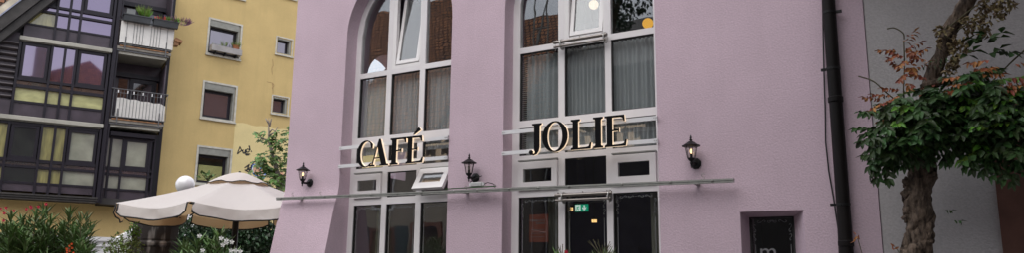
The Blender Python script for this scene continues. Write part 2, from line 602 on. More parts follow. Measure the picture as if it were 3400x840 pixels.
# ------------------------------------------------------------------ pink house
house = thing('pink_house', 'pink rendered café building with two tall arched white windows', 'building', (-4.7, 12, 0))
W1 = dict(x0=-7.64, x1=-5.76, zs=5.06, panes=[(-7.547, -7.042), (-6.953, -6.448), (-6.358, -5.853)])
W2 = dict(x0=-4.94, x1=-2.935, zs=4.99, panes=[(-4.838, -4.285), (-4.198, -3.655), (-3.575, -3.033)])
ZB = 2.93
def arc(x0, x1, zs, r=None, a0=pi, a1=0, n=24):
    cx = (x0 + x1) / 2
    r = r or (x1 - x0) / 2
    return [(cx + r * cos(a0 + (a1 - a0) * i / n), zs + r * sin(a0 + (a1 - a0) * i / n)) for i in range(n + 1)]
TOPZ, XL, XR = 9.0, -8.70, -0.775
b = MB()
up_loop = [(XL, ZB), (XL, TOPZ), (XR, TOPZ), (XR, ZB), (W2['x1'], ZB)] + arc(W2['x0'], W2['x1'], W2['zs'])[::-1] + [(W2['x0'], ZB), (W1['x1'], ZB)] + arc(W1['x0'], W1['x1'], W1['zs'])[::-1] + [(W1['x0'], ZB)]
b.outline([up_loop], 8.0, 8.42, XZ)
b.build('wall', M['pink'], house)
def bat(x, z):
    h = max(0, ZB - z)
    return .195 * h * smoothstep(h / .45) if x < -7.6 else 0
def pier(xs, zs, y1=8.42):
    b = MB()
    """solid pier with a front face that leans out towards its foot"""
    F = [[b.pt((x, 8 - bat(x, z), z)) for x in xs] for z in zs]
    B = [[b.pt((x, y1, z)) for x in xs] for z in zs]
    for i in range(len(zs) - 1):
        for j in range(len(xs) - 1):
            b.face((F[i][j], F[i][j + 1], F[i + 1][j + 1], F[i + 1][j]))
            b.face((B[i][j], B[i + 1][j], B[i + 1][j + 1], B[i][j + 1]))
        b.face((F[i][0], F[i + 1][0], B[i + 1][0], B[i][0]))
        b.face((F[i][-1], B[i][-1], B[i + 1][-1], F[i + 1][-1]))
    b.build('lower_wall', M['pink'], house)
zz = [0, 1, 2, 2.3] + [2.4 + .0530 * i for i in range(10)] + [2.93]
pier([XL - .0, W1['x0']], zz)
pier([W1['x1'], W2['x0']], zz)
pier([W2['x1'], -2.6, -2.35, -2.075], zz)
pier([-2.075, -1.76, -1.455], [2.275, 2.93])
pier([-1.455, XR], zz)
# end wall with an arched window seen through the room, back wall, roof
b = MB()
YX = lambda a, b_, w: (w, a, b_)
ay0, ay1 = 9.25, 10.35
b.outline([[(8.42, 0), (16, 0), (16, TOPZ), (12, 13.2), (8.42, TOPZ + .45)], [(ay0, 3.2)] + arc(ay0, ay1, 4.75, n=16) + [(ay1, 3.2)]], XL, XL + .35, YX)
b.box((XL + .35, 15.6, 0), (XR, 16, TOPZ))
b.box((XR - .3, 8.42, 0), (XR, 15.6, TOPZ))
b.build('side_wall', M['pink'], house)
b = MB()
for sx in (0, 1):
    y_e, y_r = (7.55, 12.0) if sx == 0 else (16.45, 12.0)
    b.prism([(y_e, TOPZ - .25), (y_r, 13.3), (y_r, 13.5), (y_e, TOPZ - .02)], XL - .3, XR + .1, lambda a, b_, w: (w, a, b_))
rf = b.build('roof', M['tile'], house)
# the room behind the windows (part of the house)
b = MB()
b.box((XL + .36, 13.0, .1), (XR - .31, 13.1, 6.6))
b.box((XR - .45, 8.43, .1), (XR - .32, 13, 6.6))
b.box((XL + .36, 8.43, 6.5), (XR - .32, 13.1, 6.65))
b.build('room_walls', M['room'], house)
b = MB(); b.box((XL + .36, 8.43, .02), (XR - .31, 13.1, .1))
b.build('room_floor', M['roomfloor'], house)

FY = 8.22
def arch_window(Wd, label):
    P = Wd['panes']; x0, x1, zs = Wd['x0'], Wd['x1'], Wd['zs']
    cx, R_ = (x0 + x1) / 2, (x1 - x0) / 2
    T = [(0.12, 2.56), (2.655, 3.01), (3.085, 3.44), (3.535, 4.425)]
    outer = [(x0, 0), (x0, zs)] + arc(x0, x1, zs)[1:-1] + [(x1, zs), (x1, 0)]
    loops = [outer]
    for (z0, z1) in T:
        for a, c in P:
            loops.append([(a, z0), (c, z0), (c, z1), (a, z1)])
    r2 = R_ - .095
    def side(xa, xb):
        """upper hole between two uprights below the arch"""
        pts = [(xa, 4.50)]
        n = 12
        for i in range(n + 1):
            x = xa + (xb - xa) * i / n
            pts.append((x, zs + sqrt(max(0, r2 * r2 - (x - cx) ** 2))))
        pts.append((xb, 4.50))
        return pts
    ups = [side(*P[0]), side(*P[1]), side(*P[2])]
    loops += ups
    fr = MB(); fr.outline(loops, FY, FY + .07, XZ)
    fo = fr.build('window_frame', M['frame'], house, bevel=.006, label=label)
    # raised cover strip on the arch line and a black gasket round each light
    gk = MB()
    for (z0, z1) in T:
        for a, c in P:
            gk.outline([[(a, z0), (c, z0), (c, z1), (a, z1)], [(a + .009, z0 + .009), (c - .009, z0 + .009), (c - .009, z1 - .009), (a + .009, z1 - .009)]], FY + .012, FY + .06, XZ)
    gk.build('gasket', M['gasket'], fo)
    for (z0, z1) in T:
        for k, (a, c) in enumerate(P):
            if z0 == 2.655 and k != 1:
                continue
            pane(a, c, z0, z1, FY + .03, fo)
    for k in (0, 2):
        g_ = MB(); g_.outline([ups[k]], FY + .03, FY + .036, XZ)
        g_.build('glass_pane', M['glass'], fo)
    return fo, ups, P, zs

def casement(parent, a, c, z0, z1, swing=0, top=True, tall=None, m='sash', bw=None):
    """sash ring with a small light; hinged on its top edge (swings out) or bottom edge (tilts in)"""
    bw = bw or (.075, .1)
    hz = z1 if top else z0
    def T(x, y, z):
        dy, dz = y - FY, z - hz
        s_, c_ = sin(swing), cos(swing)
        if top:      # foot swings outwards (to -y)
            return Vector((x, FY - .012 + dy * c_ + dz * s_, hz + dz * c_ - dy * s_))
        return Vector((x, FY + .02 + dy * c_ + dz * s_, hz + dz * c_ - dy * s_))
    b = MB(T)
    h = tall or (z1 - z0)
    zt = z0 + h
    b.outline([[(a, z0), (c, z0), (c, zt), (a, zt)], [(a + bw[0], z0 + bw[1]), (c - bw[0], z0 + bw[1]), (c - bw[0], zt - bw[1] * .9), (a + bw[0], zt - bw[1] * .9)]], FY - .02, FY + .03, XZ)
    o = b.build('casement', M[m], parent, bevel=.004)
    b = MB(T)
    b.box((a + bw[0], FY, z0 + bw[1]), (c - bw[0], FY + .006, zt - bw[1] * .9))
    b.build('glass_pane', M['glass'], parent)
    return o

f1, ups1, P1, _ = arch_window(W1, 'narrower arched white window behind the word CAFÉ')
f2, ups2, P2, _ = arch_window(W2, 'wider arched white window behind the word JOLIE')
casement(f1, P1[0][0] + .004, P1[0][1] - .004, 2.66, 3.0, 0, m='frame')
casement(f1, P1[2][0] + .006, P1[2][1] - .006, 2.66, 3.005, radians(33))
casement(f2, P2[0][0] + .004, P2[0][1] - .004, 2.645, 3.0, 0, m='frame')
casement(f2, P2[2][0] + .004, P2[2][1] - .004, 2.645, 3.0, 0, m='frame')
# inner fixed frame and inward tilted sash in the middle of each arch
for fo, P, Wd in ((f1, P1, W1), (f2, P2, W2)):
    a, c = P[1]
    top = Wd['zs'] + .72
    s = MB()
    s.outline([[(a, 4.5), (c, 4.5), (c, top + .1), (a, top + .1)], [(a + .06, 4.545), (c - .02, 4.545), (c - .02, top), (a + .06, top)]], FY + .002, FY + .06, XZ)
    s.build('fixed_frame', M['sash'], fo)
    casement(fo, a + .07, c - .03, 4.56, top - .02, radians(8), top=False, bw=(.05, .05))

# drip bars (thin dark profile above the vent casements)
for fo, P, ks in ((f1, P1, (0, 2)), (f2, P2, (0, 2))):
    for k in ks:
        s = MB(); s.box((P[k][0], FY - .03, 3.012), (P[k][1], FY - .004, 3.026))
        s.build('drip_bar', M['rodm'], fo)

# small display window in the right of the wall
s = MB()
rv = MB()
F_ = [(-2.0745, .3), (-1.4555, .3), (-1.4555, 2.2745), (-2.0745, 2.2745)]
G_ = [(-2.05, .36), (-1.598, .36), (-1.598, 2.235), (-2.05, 2.235)]
for i_ in range(4):
    (a0, b0), (a1, b1), (c1, d1), (c0, d0) = F_[i_], F_[(i_ + 1) % 4], G_[(i_ + 1) % 4], G_[i_]
    rv.poly([(a0, 8.001, b0), (a1, 8.001, b1), (c1, 8.255, d1), (c0, 8.255, d0)])
    rv.poly([(a0, 8.001, b0), (a1, 8.001, b1), (a1, 8.4, b1), (a0, 8.4, b0)])
rv.build('splayed_reveal', M['pink'], house)
bx0, bx1 = -2.052, -1.596
s.outline([[(bx0, .4), (bx1, .4), (bx1, 2.24), (bx0, 2.24)], [(bx0 + .022, .46), (bx1 - .022, .46), (bx1 - .022, 2.22), (bx0 + .022, 2.22)]], 8.256, 8.32, XZ)
sm = s.build('window_frame', M['gasket'], house, label='black framed display window low in the right of the pink wall')
pane(bx0 + .02, bx1 - .02, .45, 2.225, 8.28, sm)
s = MB(); s.box((bx0, 8.8, .4), (bx1, 8.84, 2.3)); s.box((bx0 - .02, 8.32, .3), (bx0, 8.84, 2.3)); s.box((bx1, 8.32, .3), (bx1 + .02, 8.84, 2.3)); s.box((bx0 - .02, 8.32, 2.3), (bx1 + .02, 8.84, 2.32))
s.build('niche', M['dark'], house)

# etched scroll borders on the lower lights
def ribbon(b, pts, w, y):
    for (x0, z0), (x1, z1) in zip(pts, pts[1:]):
        d = Vector((x1 - x0, z1 - z0))
        if d.length < 1e-6: continue
        n_ = Vector((-d.y, d.x)).normalized() * w * .5
        b.prism([(x0 - n_.x, z0 - n_.y), (x1 - n_.x, z1 - n_.y), (x1 + n_.x, z1 + n_.y), (x0 + n_.x, z0 + n_.y)], y - .0012, y, XZ)
def etched(parent, a, c, zt, y=FY + .027, zb=1.2, full=True):
    b = MB()
    m_ = .045
    for sgn, x in ((1, a + m_), (-1, c - m_)):
        z = zt - m_
        # two arms of curls leaving the corner
        for arm in (0, 1):
            for k, (t0, r) in enumerate(((.045, .026), (.10, .02), (.145, .024), (.19, .014))):
                pts = []
                for i in range(13):
                    an = i / 12 * pi * 1.5 + (k % 2) * pi
                    rr = r * (1 - i / 17)
                    u, v = t0 + rr * cos(an), rr * sin(an) * (.7)
                    pts.append((x + sgn * (u if arm == 0 else -v), z - (v if arm == 0 else u)))
                ribbon(b, pts, .005, y)
        ribbon(b, [(x, z - .24), (x, zb)], .005, y)
    if c - a > .49:
        ribbon(b, [(a + m_ + .22, zt - m_), (c - m_ - .22, zt - m_)], .005, y)
    return b.build('etched_border', M['etch'], parent)
for P, fo in ((P1, f1), (P2, f2)):
    for a, c in P:
        etched(fo, a, c, 2.56)
etched(sm, bx0 + .005, bx1 - .005, 2.235, 8.277, .6)
ribbon_top = MB(); ribbon(ribbon_top, [(bx0 + .20, 2.19), (bx1 - .20, 2.19)], .005, 8.277); ribbon_top.build('etched_line', M['etch'], sm)
s = MB(); s.text('m', .24, -1.97, 1.80, 8.275, 8.278, XZ)
s.build('etched_letter', M['etch'], sm)

# ------------------------------------------------------------------ inside the café: curtains, lamps, poster
def curtain(name, x0, x1, z0, z1, y, m, label, folds=9, group=None, amp=.022, seed=0):
    rnd = random.Random(seed)
    b = MB()
    n = folds * 8
    rows = 7
    grid = []
    for j in range(rows + 1):
        t = j / rows
        r = []
        for i in range(n + 1):
            u = i / n
            x = x0 + (x1 - x0) * u + .012 * sin(9 * u + seed) * (1 - t)
            yy = y + amp * (1.0 + .35 * (1 - t)) * sin(u * folds * 2 * pi + .6 * sin(7 * u + seed) + .3 * t) + .012 * sin(31 * u + seed)
            r.append(b.pt((x, yy, z0 + (z1 - z0) * t)))
        grid.append(r)
    for j in range(rows):
        for i in range(n):
            b.face((grid[j][i], grid[j][i + 1], grid[j + 1][i + 1], grid[j + 1][i]))
    o = b.build(name, M[m], smooth=True)
    return tag(o, label, 'curtain', group)
GC = 'sheer curtains behind the upper lights'
curtain('curtain', -7.64, -7.16, 3.30, 4.44, 8.36, 'curtain', 'sheer grey curtain in left light above the letter C of CAFÉ', 9, GC, seed=1)
curtain('curtain', -7.04, -6.56, 3.30, 4.44, 8.36, 'curtain', 'sheer grey curtain in middle light above the letters AF', 9, GC, seed=2)
curtain('curtain', -6.44, -5.92, 3.30, 4.44, 8.36, 'curtain', 'sheer grey curtain in right light above the accented letter É', 10, GC, seed=3)
curtain('curtain', -4.80, -4.33, 3.05, 4.42, 8.37, 'curtain', 'sheer grey curtain beside the venetian blind above the letter J', 7, GC, seed=4)
curtain('curtain', -4.25, -3.71, 3.05, 4.44, 8.37, 'curtain', 'sheer grey curtain in middle light above the letters OLI', 10, GC, seed=5)
curtain('curtain', -3.61, -3.06, 3.05, 4.44, 8.37, 'curtain', 'sheer grey curtain in right light above the letter E of JOLIE', 10, GC, seed=6)
GL = 'beige curtains in the lower lights'
curtain('curtain', -4.62, -4.30, .2, 2.6, 8.55, 'curtain2', 'beige curtain behind the orange poster', 4, GL, seed=7)
curtain('curtain', -3.22, -3.0, .2, 2.6, 8.45, 'curtain2', 'beige curtain at the right edge of the JOLIE window, low down', 3, GL, seed=8)
curtain('curtain', -5.95, -5.80, .2, 2.6, 8.4, 'curtain2', 'narrow beige curtain low at the right edge of the CAFÉ window', 2, GL, seed=9)
curtain('curtain', -7.35, -7.1, .2, 2.6, 8.5, 'curtain2', 'beige curtain low in the left light under CAFÉ', 3, GL, seed=10)
s = MB()
for i in range(46):
    z = 3.15 + i * .027
    s.box((-4.93, 8.36, z), (-4.80, 8.385, z + .009))
tag(s.build('venetian_blind', M['blind']), 'white venetian blind at the left edge of the JOLIE window', 'blind')

def globe(px, py, Y, r, m, label):
    c = at(px, py, Y)
    t = thing('pendant_lamp', label, 'lamp', c, 'globe lamps hanging in the café')
    MB().sphere(c, r).build('globe', M[m], t, smooth=True)
    MB().tube([c + Vector((0, 0, r)), Vector((c.x, c.y, 6.5))], .006, 6).build('cord', M['cable'], t)
globe(2151, 78, 10.0, .078, 'globe_y', 'lit yellow globe lamp in the right of the JOLIE arch')
globe(1971, 16, 10.2, .075, 'globe_w', 'cream globe lamp behind the tilted sash of the JOLIE arch')

def fan_lamp(px, py, Y, r, label):
    c = at(px, py, Y)
    t = thing('chandelier', label, 'lamp', c)
    b = MB()
    for k in range(12):
        a = 2 * pi * k / 12
        b.box((c.x + r * cos(a) - .004, c.y + r * sin(a) - .004, c.z - .03), (c.x + r * cos(a) + .004, c.y + r * sin(a) + .004, c.z + .02))
    b.build('bulb', M['warm'], t)
    b = MB(); b.lathe([(r * 1.05, .02), (r * 1.05, .03), (r * .3, .07), (.01, .08)], c, 16)
    b.build('shade', M['black'], t)
    MB().tube([c + Vector((0, 0, .08)), Vector((c.x, c.y, 6.5))], .006, 6).build('cord', M['cable'], t)
fan_lamp(1884, 693, 10.0, .075, 'warm glowing chandelier beside the green exit sign')
fan_lamp(1973, 733, 12.3, .04, 'small distant chandelier deep in the café')

ex = at(1930, 690, 11.5)
t = thing('exit_sign', 'green lit exit sign with running figure and arrow', 'sign', ex)
s = MB(); s.box((ex.x - .115, ex.y, ex.z - .06), (ex.x + .115, ex.y + .03, ex.z + .06)); s.build('panel', M['green'], t)
s = MB()
y0 = ex.y - .006
s.box((ex.x - .108, y0, ex.z - .053), (ex.x - .012, ex.y - .003, ex.z + .053))
cxr = ex.x + .055
s.outline([[(cxr - .012, ex.z + .042), (cxr + .012, ex.z + .042), (cxr + .012, ex.z - .005), (cxr + .036, ex.z + .012), (cxr + .036, ex.z - .01), (cxr, ex.z - .045), (cxr - .036, ex.z - .01), (cxr - .036, ex.z + .012), (cxr - .012, ex.z - .005)]], y0, ex.y - .003, XZ)
s.build('pictogram', M['exitw'], t)
s = MB()
rx, rz = ex.x - .06, ex.z
s.lathe([(.009, -.002), (.009, .002)], (rx + .012, y0 - .002, rz + .033), 10)
for seg in (((0.006, .022), (-.008, -.008), .014), ((-.008, -.008), (.012, -.02), .01), ((.012, -.02), (.008, -.045), .009), ((-.008, -.01), (-.022, -.032), .01), ((-.022, -.032), (-.038, -.034), .008), ((.004, .016), (.026, .008), .007), ((.002, .018), (-.02, .012), .007), ((-.02, .012), (-.026, -.004), .006)):
    (a0, b0), (a1, b1), w = seg
    ribbon(s, [(rx + a0, rz + b0), (rx + a1, rz + b1)], w, y0 - .002)
s.build('running_figure', M['green'], t)
s = MB(); s.tube([(ex.x - .08, ex.y + .015, ex.z + .06), (ex.x - .08, ex.y + .015, 6.5)], .004, 5); s.tube([(ex.x + .08, ex.y + .015, ex.z + .06), (ex.x + .08, ex.y + .015, 6.5)], .004, 5)
s.build('hanger', M['cable'], t)

pa, pb = at(1757, 713, 8.34), at(1820, 803, 8.34)
t = thing('poster', 'orange red poster facing into the café, seen from its back', 'poster', (pa.x, 8.34, pb.z))
s = MB(); s.box((pa.x, 8.34, pb.z), (pb.x, 8.345, pa.z)); s.build('sheet', M['poster'], t)
s = MB()
w_ = pb.x - pa.x
for txt, sz, dz in (('SCHLOSSBERG-', .034, .085), ('GARAGE', .034, .12)):
    s.text(txt, sz, pb.x - .04, pa.z - dz, 8.336, 8.338, XZ, mirror=True)
for dz in (.19, .235, .28):
    s.box((pa.x + .03, 8.336, pa.z - dz), (pb.x - .05, 8.338, pa.z - dz + .004))
s.build('print', M['etch'], t)

# ------------------------------------------------------------------ café sign
def serif_shapes():
    t_, st = .056, .175         # thin stroke, stem
    def stem(x, w=st, top=True, bot=True, h=1.0, sf=.062):
        p = []
        return p
    L = {}
    def I(x):   # closed outline of an I with bracketed serifs
        a, b = x + .065, x + .065 + st
        return [(x, 0), (b + .065, 0), (b + .065, t_), (b + .012, t_ + .015), (b, t_ + .05), (b, 1 - t_ - .05), (b + .012, 1 - t_ - .015), (b + .065, 1 - t_), (b + .065, 1), (x, 1), (x, 1 - t_), (a - .012, 1 - t_ - .015), (a, 1 - t_ - .05), (a, t_ + .05), (a - .012, t_ + .015), (x, t_)]
    L['I'] = ([I(0)], .295)
    a, b = .065, .065 + st
    L['L'] = ([[(0, 0), (.66, 0), (.69, .20), (.65, .20), (.60, .085), (.52, t_ + .012), (b, t_), (b, 1 - t_ - .05), (b + .012, 1 - t_ - .015), (b + .065, 1 - t_), (b + .065, 1), (0, 1), (0, 1 - t_), (a - .012, 1 - t_ - .015), (a, 1 - t_ - .05), (a, t_ + .05), (a - .012, t_ + .015), (0, t_)]], .70)
    def EF(e):
        topr = [(b, 1 - t_ - .012), (.50, 1 - t_ - .014), (.57, .90), (.60, .80), (.64, .80), (.625, 1), (0, 1), (0, 1 - t_), (a - .012, 1 - t_ - .015), (a, 1 - t_ - .05), (a, t_ + .05), (a - .012, t_ + .015), (0, t_)]
        mid = [(b, .49), (.42, .49), (.455, .45), (.455, .59), (.42, .545), (b, .535)]
        if e:
            return [(0, 0), (.66, 0), (.69, .20), (.65, .20), (.60, .085), (.52, t_ + .012), (b, t_)] + mid + topr
        return [(0, 0), (b + .075, 0), (b + .075, t_), (b + .012, t_ + .015), (b, t_ + .05)] + mid + topr
    L['E'] = ([EF(True)], .70)
    L['F'] = ([EF(False)], .66)
    L['acute'] = ([[(.27, 1.06), (.32, 1.055), (.58, 1.22), (.50, 1.31), (.46, 1.30)]], 0)
    def ell(cx, cz, rx, rz, n=40, a0=0, a1=2 * pi):
        return [(cx + rx * cos(a0 + (a1 - a0) * i / n), cz + rz * sin(a0 + (a1 - a0) * i / n)) for i in range(n)]
    L['O'] = ([ell(.44, .5, .44, .52), ell(.44, .5, .262, .475)], .88)
    # C : thick left bowl, open to the right with beaked upper terminal
    outer = [(.44 + .44 * cos(x), .5 + .52 * sin(x)) for x in [radians(48) + radians(264) * i / 36 for i in range(37)]]
    inner = [(.475 + .31 * cos(x), .5 + .475 * sin(x)) for x in [radians(312) - radians(264) * i / 36 for i in range(37)]]
    L['C'] = ([outer[:1] + outer + [(.78, .13), (.74, .15)] + inner[1:-1] + [(.70, .70), (.76, .70), (.765, .86)]], .80)
    L['A'] = ([[(0, 0), (.25, 0), (.25, t_), (.165, t_ + .01), (.225, .285), (.50, .285), (.575, t_ + .01), (.50, t_), (.50, 0), (.90, 0), (.90, t_), (.81, t_ + .01), (.50, 1.03), (.43, 1.03), (.115, t_ + .01), (0, t_)], [(.24, .33), (.362, .77), (.485, .33)]], .90)
    # J : stem with hooked foot
    hook = [(b, 1 - t_ - .05), (b, .14)]
    hook += [(b - .02 + 0 - (.17) * sin(x) * 1.0 - .0, .14 - .19 * (1 - cos(x)) * .5 - .10 * sin(x)) for x in [pi * .5 * i / 8 for i in range(1, 9)]]
    L['J'] = ([[(b + .065, 1), (b + .065, 1 - t_), (b + .012, 1 - t_ - .015), (b, 1 - t_ - .05), (b, .20), (b - .025, .07), (b - .09, -.035), (b - .19, -.075), (b - .29, -.05), (b - .34, .02), (b - .32, .09), (b - .26, .11), (b - .20, .06), (b - .215, .0), (b - .17, -.02), (a + .03, .02), (a + .004, .10), (a, .22), (a, 1 - t_ - .05), (a - .012, 1 - t_ - .015), (0, 1 - t_), (0, 1)]], .295)
    return L
SH = serif_shapes()
def sign(name, label, letters, rails, loc):
    t = thing(name, label, 'sign', loc)
    for (a, c, z0, z1) in rails:
        s = MB(); s.box((a, 7.962, z0), (c, 7.99, z1)); r_ = s.build('mounting_rail', M['rail'], t)
        s = MB()
        for xx in (a + .012, a + .034, c - .034, c - .012):
            s.lathe([(.006, 0), (.006, .004)], (xx, 7.957, (z0 + z1) / 2), 8)
        s.build('screw', M['steel'], r_)
    H, zb = .362, 3.054
    for ch, x, wreal in letters:
        loops, w = SH[ch[0]]
        k = wreal / w
        def mk(L): return [((x + a * k) * 1.0025, zb + b_ * H) for a, b_ in L]
        LL = [mk(L) for L in loops]
        s = MB(); s.outline(LL, 7.9305, 7.961, XZ)
        o = s.build('letter', M['glow'], t)
        s = MB(); s.outline(LL, 7.92, 7.93, XZ)
        if len(ch) > 1:
            acc = [mk(L) for L in SH['acute'][0]]
            s.outline(acc, 7.92, 7.93, XZ)
            s2 = MB(); s2.outline(acc, 7.9305, 7.961, XZ); s2.build('accent', M['glow'], o)
        s.build('letter_face', M['letter'], o)
    return t
sign('cafe_sign', 'sign of backlit black serif letters reading CAFÉ on two rails', [('C', -7.245, .29), ('A', -7.015, .33), ('F', -6.655, .275), ('E+', -6.385, .285)],
     [(-7.638, -5.76, 3.335, 3.382), (-7.638, -5.76, 3.075, 3.122)], (-6.7, 7.98, 3.0))
sign('cafe_sign', 'sign of backlit black serif letters reading JOLIE on two rails', [('J', -4.475, .125), ('O', -4.335, .335), ('L', -3.957, .265), ('I', -3.672, .118), ('E', -3.528, .268)],
     [(-4.935, -2.925, 3.325, 3.372), (-4.935, -2.925, 3.065, 3.112)], (-3.9, 7.98, 3.0))

# ------------------------------------------------------------------ long rod, hooks, strip, transformer
rod = thing('wall_rail', 'long slim metal rail with fixing nubs running across the pink facade', 'rail', (-5.4, 7.86, 2.63))
zr = lambda x: 2.590 + (-2.085 - x) * .0128
s = MB()
n = 30
xs = [-8.70 + (8.70 - 2.085) * i / n for i in range(n + 1)]
for a, c in zip(xs[:1], xs[-1:]):
    s.prism([(a, zr(a)), (c, zr(c)), (c, zr(c) + .018), (a, zr(a) + .018)], 7.835, 7.885, XZ)
    s.prism([(a, zr(a) - .022), (c, zr(c) - .022), (c, zr(c) - .004), (a, zr(a) - .004)], 7.84, 7.88, XZ)
    s.prism([(a, zr(a) - .004), (c, zr(c) - .004), (c, zr(c)), (a, zr(a))], 7.86, 7.878, XZ)
s.build('channel', M['rodm'], rod)
for x in (-8.6, -8.15, -7.75, -7.3, -6.9, -6.45, -6.05, -5.55, -5.2, -4.75, -4.35, -3.95, -3.3, -2.75, -2.3):
    s = MB(); s.sphere((x, 7.832, zr(x) + .003), .014, 10, 6, .8); s.build('nub', M['rodm'], rod)
for x in (-8.3, -5.45, -2.5):
    s = MB(); s.box((x - .02, 7.885, zr(x) - .02), (x + .02, 8.0, zr(x) + .012)); s.build('bracket', M['rodm'], rod)

def hook(px, py, label):
    c = at(px, py, 7.86)
    pts = []
    for i in range(11):
        a = pi * .1 + i / 10 * pi * 1.35
        pts.append(c + Vector((.016 * cos(a), 0, .026 + .016 * sin(a))))
    for i in range(11):
        a = pi * .45 - i / 10 * pi * 1.35
        pts.append(c + Vector((.016 * cos(a) - .004, 0, -.004 + .016 * sin(a))))
    s = MB(); s.tube(pts, .0035, 6)
    tag(s.build('s_hook', M['steel'], smooth=True), label, 'hook', 'metal hooks along the rail')
hook(972, 649, 'small steel hook at the left end of the rail')
hook(1064, 646, 'small steel hook right of the leftmost lantern')
hook(1547, 628, 'small steel hook left of the white transformer box')
hook(1642, 624, 'small steel hook right of the white transformer box')
hook(2335, 590, 'small steel hook under the rightmost lantern')
s = MB(); s.box((-5.68, 7.83, 2.668), (-4.95, 7.875, 2.676))
tag(s.build('green_strip', M['greenstrip']), 'thin dark green strip lying on the rail under the middle lantern', 'strip')
tb = at(1590, 622, 7.9)
t = thing('transformer_box', 'small silver ribbed transformer box with black cable on the rail', 'transformer', (tb.x, 7.86, 2.68))
s = MB(); s.box((tb.x - .085, 7.83, 2.682), (tb.x + .085, 7.89, 2.735)); s.build('case', M['alu'], t, bevel=.006)
s = MB()
for i in range(4):
    s.box((tb.x - .083, 7.826, 2.689 + i * .011), (tb.x + .083, 7.829, 2.694 + i * .011))
s.build('rib', M['rail'], t)
for sx in (-1, 1):
    s = MB(); s.box((tb.x + sx * .086 - (.018 if sx < 0 else 0), 7.84, 2.69), (tb.x + sx * .086 + (.018 if sx > 0 else 0), 7.88, 2.725)); s.build('end_cap', M['rail'], t)
s = MB()
s.tube([(tb.x + .10, 7.86, 2.705), (tb.x + .15, 7.86, 2.725), (tb.x + .21, 7.87, 2.71), (tb.x + .26, 7.87, 2.685)], .005, 6)
s.tube([(tb.x - .10, 7.86, 2.71), (tb.x - .11, 7.88, 2.75), (tb.x - .07, 7.93, 2.80), (tb.x - .01, 7.98, 2.83)], .005, 6)
s.build('cable', M['cable'], t)

# ------------------------------------------------------------------ wall lanterns
def make_lantern():
    t = thing('wall_lantern', '', 'lantern', (0, 0, 0), 'black wall lanterns')
    # origin = foot of the wall plate centre on the wall ; lantern axis at y=-0.15
    ax = (0, -.15, 0)
    s = MB()
    s.T = lambda x, y, z: Vector((x, -z, y))
    s.lathe([(.062, 0), (.062, .012), (.05, .022), (.03, .03), (.018, .034)], (0, 0, 0), 8, pi / 8)
    s.build('wall_plate', M['black'], t)
    s = MB()
    s.tube([(0, -.03, 0), (0, -.08, -.012), (0, -.12, -.012), (0, -.15, .02)], [.02, .016, .014, .017], 10)
    s.build('arm', M['black'], t, smooth=True)
    s = MB()
    s.lathe([(.004, -.065), (.012, -.055), (.005, -.045), (.013, -.03), (.02, -.012), (.012, 0), (.032, .018), (.04, .03), (.04, .04)], ax, 12)
    s.build('base', M['black'], t)
    cage = MB()
    zb, zt, rb, rt = .04, .165, .041, .066
    for k in range(6):
        a = 2 * pi * k / 6
        cage.tube([(ax[0] + rb * cos(a), ax[1] + rb * sin(a), zb), (ax[0] + rt * cos(a), ax[1] + rt * sin(a), zt)], .0038, 5)
    cage.lathe([(rt + .004, zt - .004), (rt + .004, zt + .004)], ax, 6)
    cage.build('cage', M['black'], t)
    gl = MB()
    for k in range(6):
        a, c = 2 * pi * k / 6, 2 * pi * (k + 1) / 6
        q = .97
        gl.poly([(ax[0] + q * rb * cos(a), ax[1] + q * rb * sin(a), zb), (ax[0] + q * rb * cos(c), ax[1] + q * rb * sin(c), zb), (ax[0] + q * rt * cos(c), ax[1] + q * rt * sin(c), zt), (ax[0] + q * rt * cos(a), ax[1] + q * rt * sin(a), zt)])
    gl.build('lantern_glass', M['lampglass'], t)
    s = MB()
    s.lathe([(.096, .165), (.098, .172), (.07, .187), (.045, .205), (.03, .215), (.012, .225), (.012, .232), (.02, .238), (.006, .246), (.013, .258), (.009, .272), (.002, .29)], ax, 12)
    s.build('roof', M['black'], t)
    s = MB(); s.lathe([(.014, .04), (.014, .085)], ax, 10); s.build('socket', M['black'], t)
    s = MB(); s.lathe([(.006, .085), (.014, .10), (.015, .118), (.010, .132), (.003, .138)], ax, 10); s.build('bulb', M['bulb'], t)
    return t
M['bulb'] = pm('dim_lantern_bulb', (1, .8, .55), .5, .01, emit=(1, .66, .32), es=1.1)
M['bulb_off'] = pm('unlit_bulb', (.55, .5, .45), .2, .01)
l1 = make_lantern()
l1['label'] = 'black wall lantern at the left end of the pink wall, left of CAFÉ'
l2 = copy_tree(l1); l2['label'] = 'unlit black wall lantern between the two arched windows'
l3 = copy_tree(l1); l3['label'] = 'black wall lantern on the plain pink wall right of JOLIE'
for l, (px, py) in ((l1, (1030, 607)), (l2, (1579, 590)), (l3, (2311, 543))):
    l.location = at(px, py, 8.0)
for ch in l2.children:
    if ch.name.startswith('bulb'):
        ch.data = ch.data.copy(); ch.data.materials[0] = M['bulb_off']

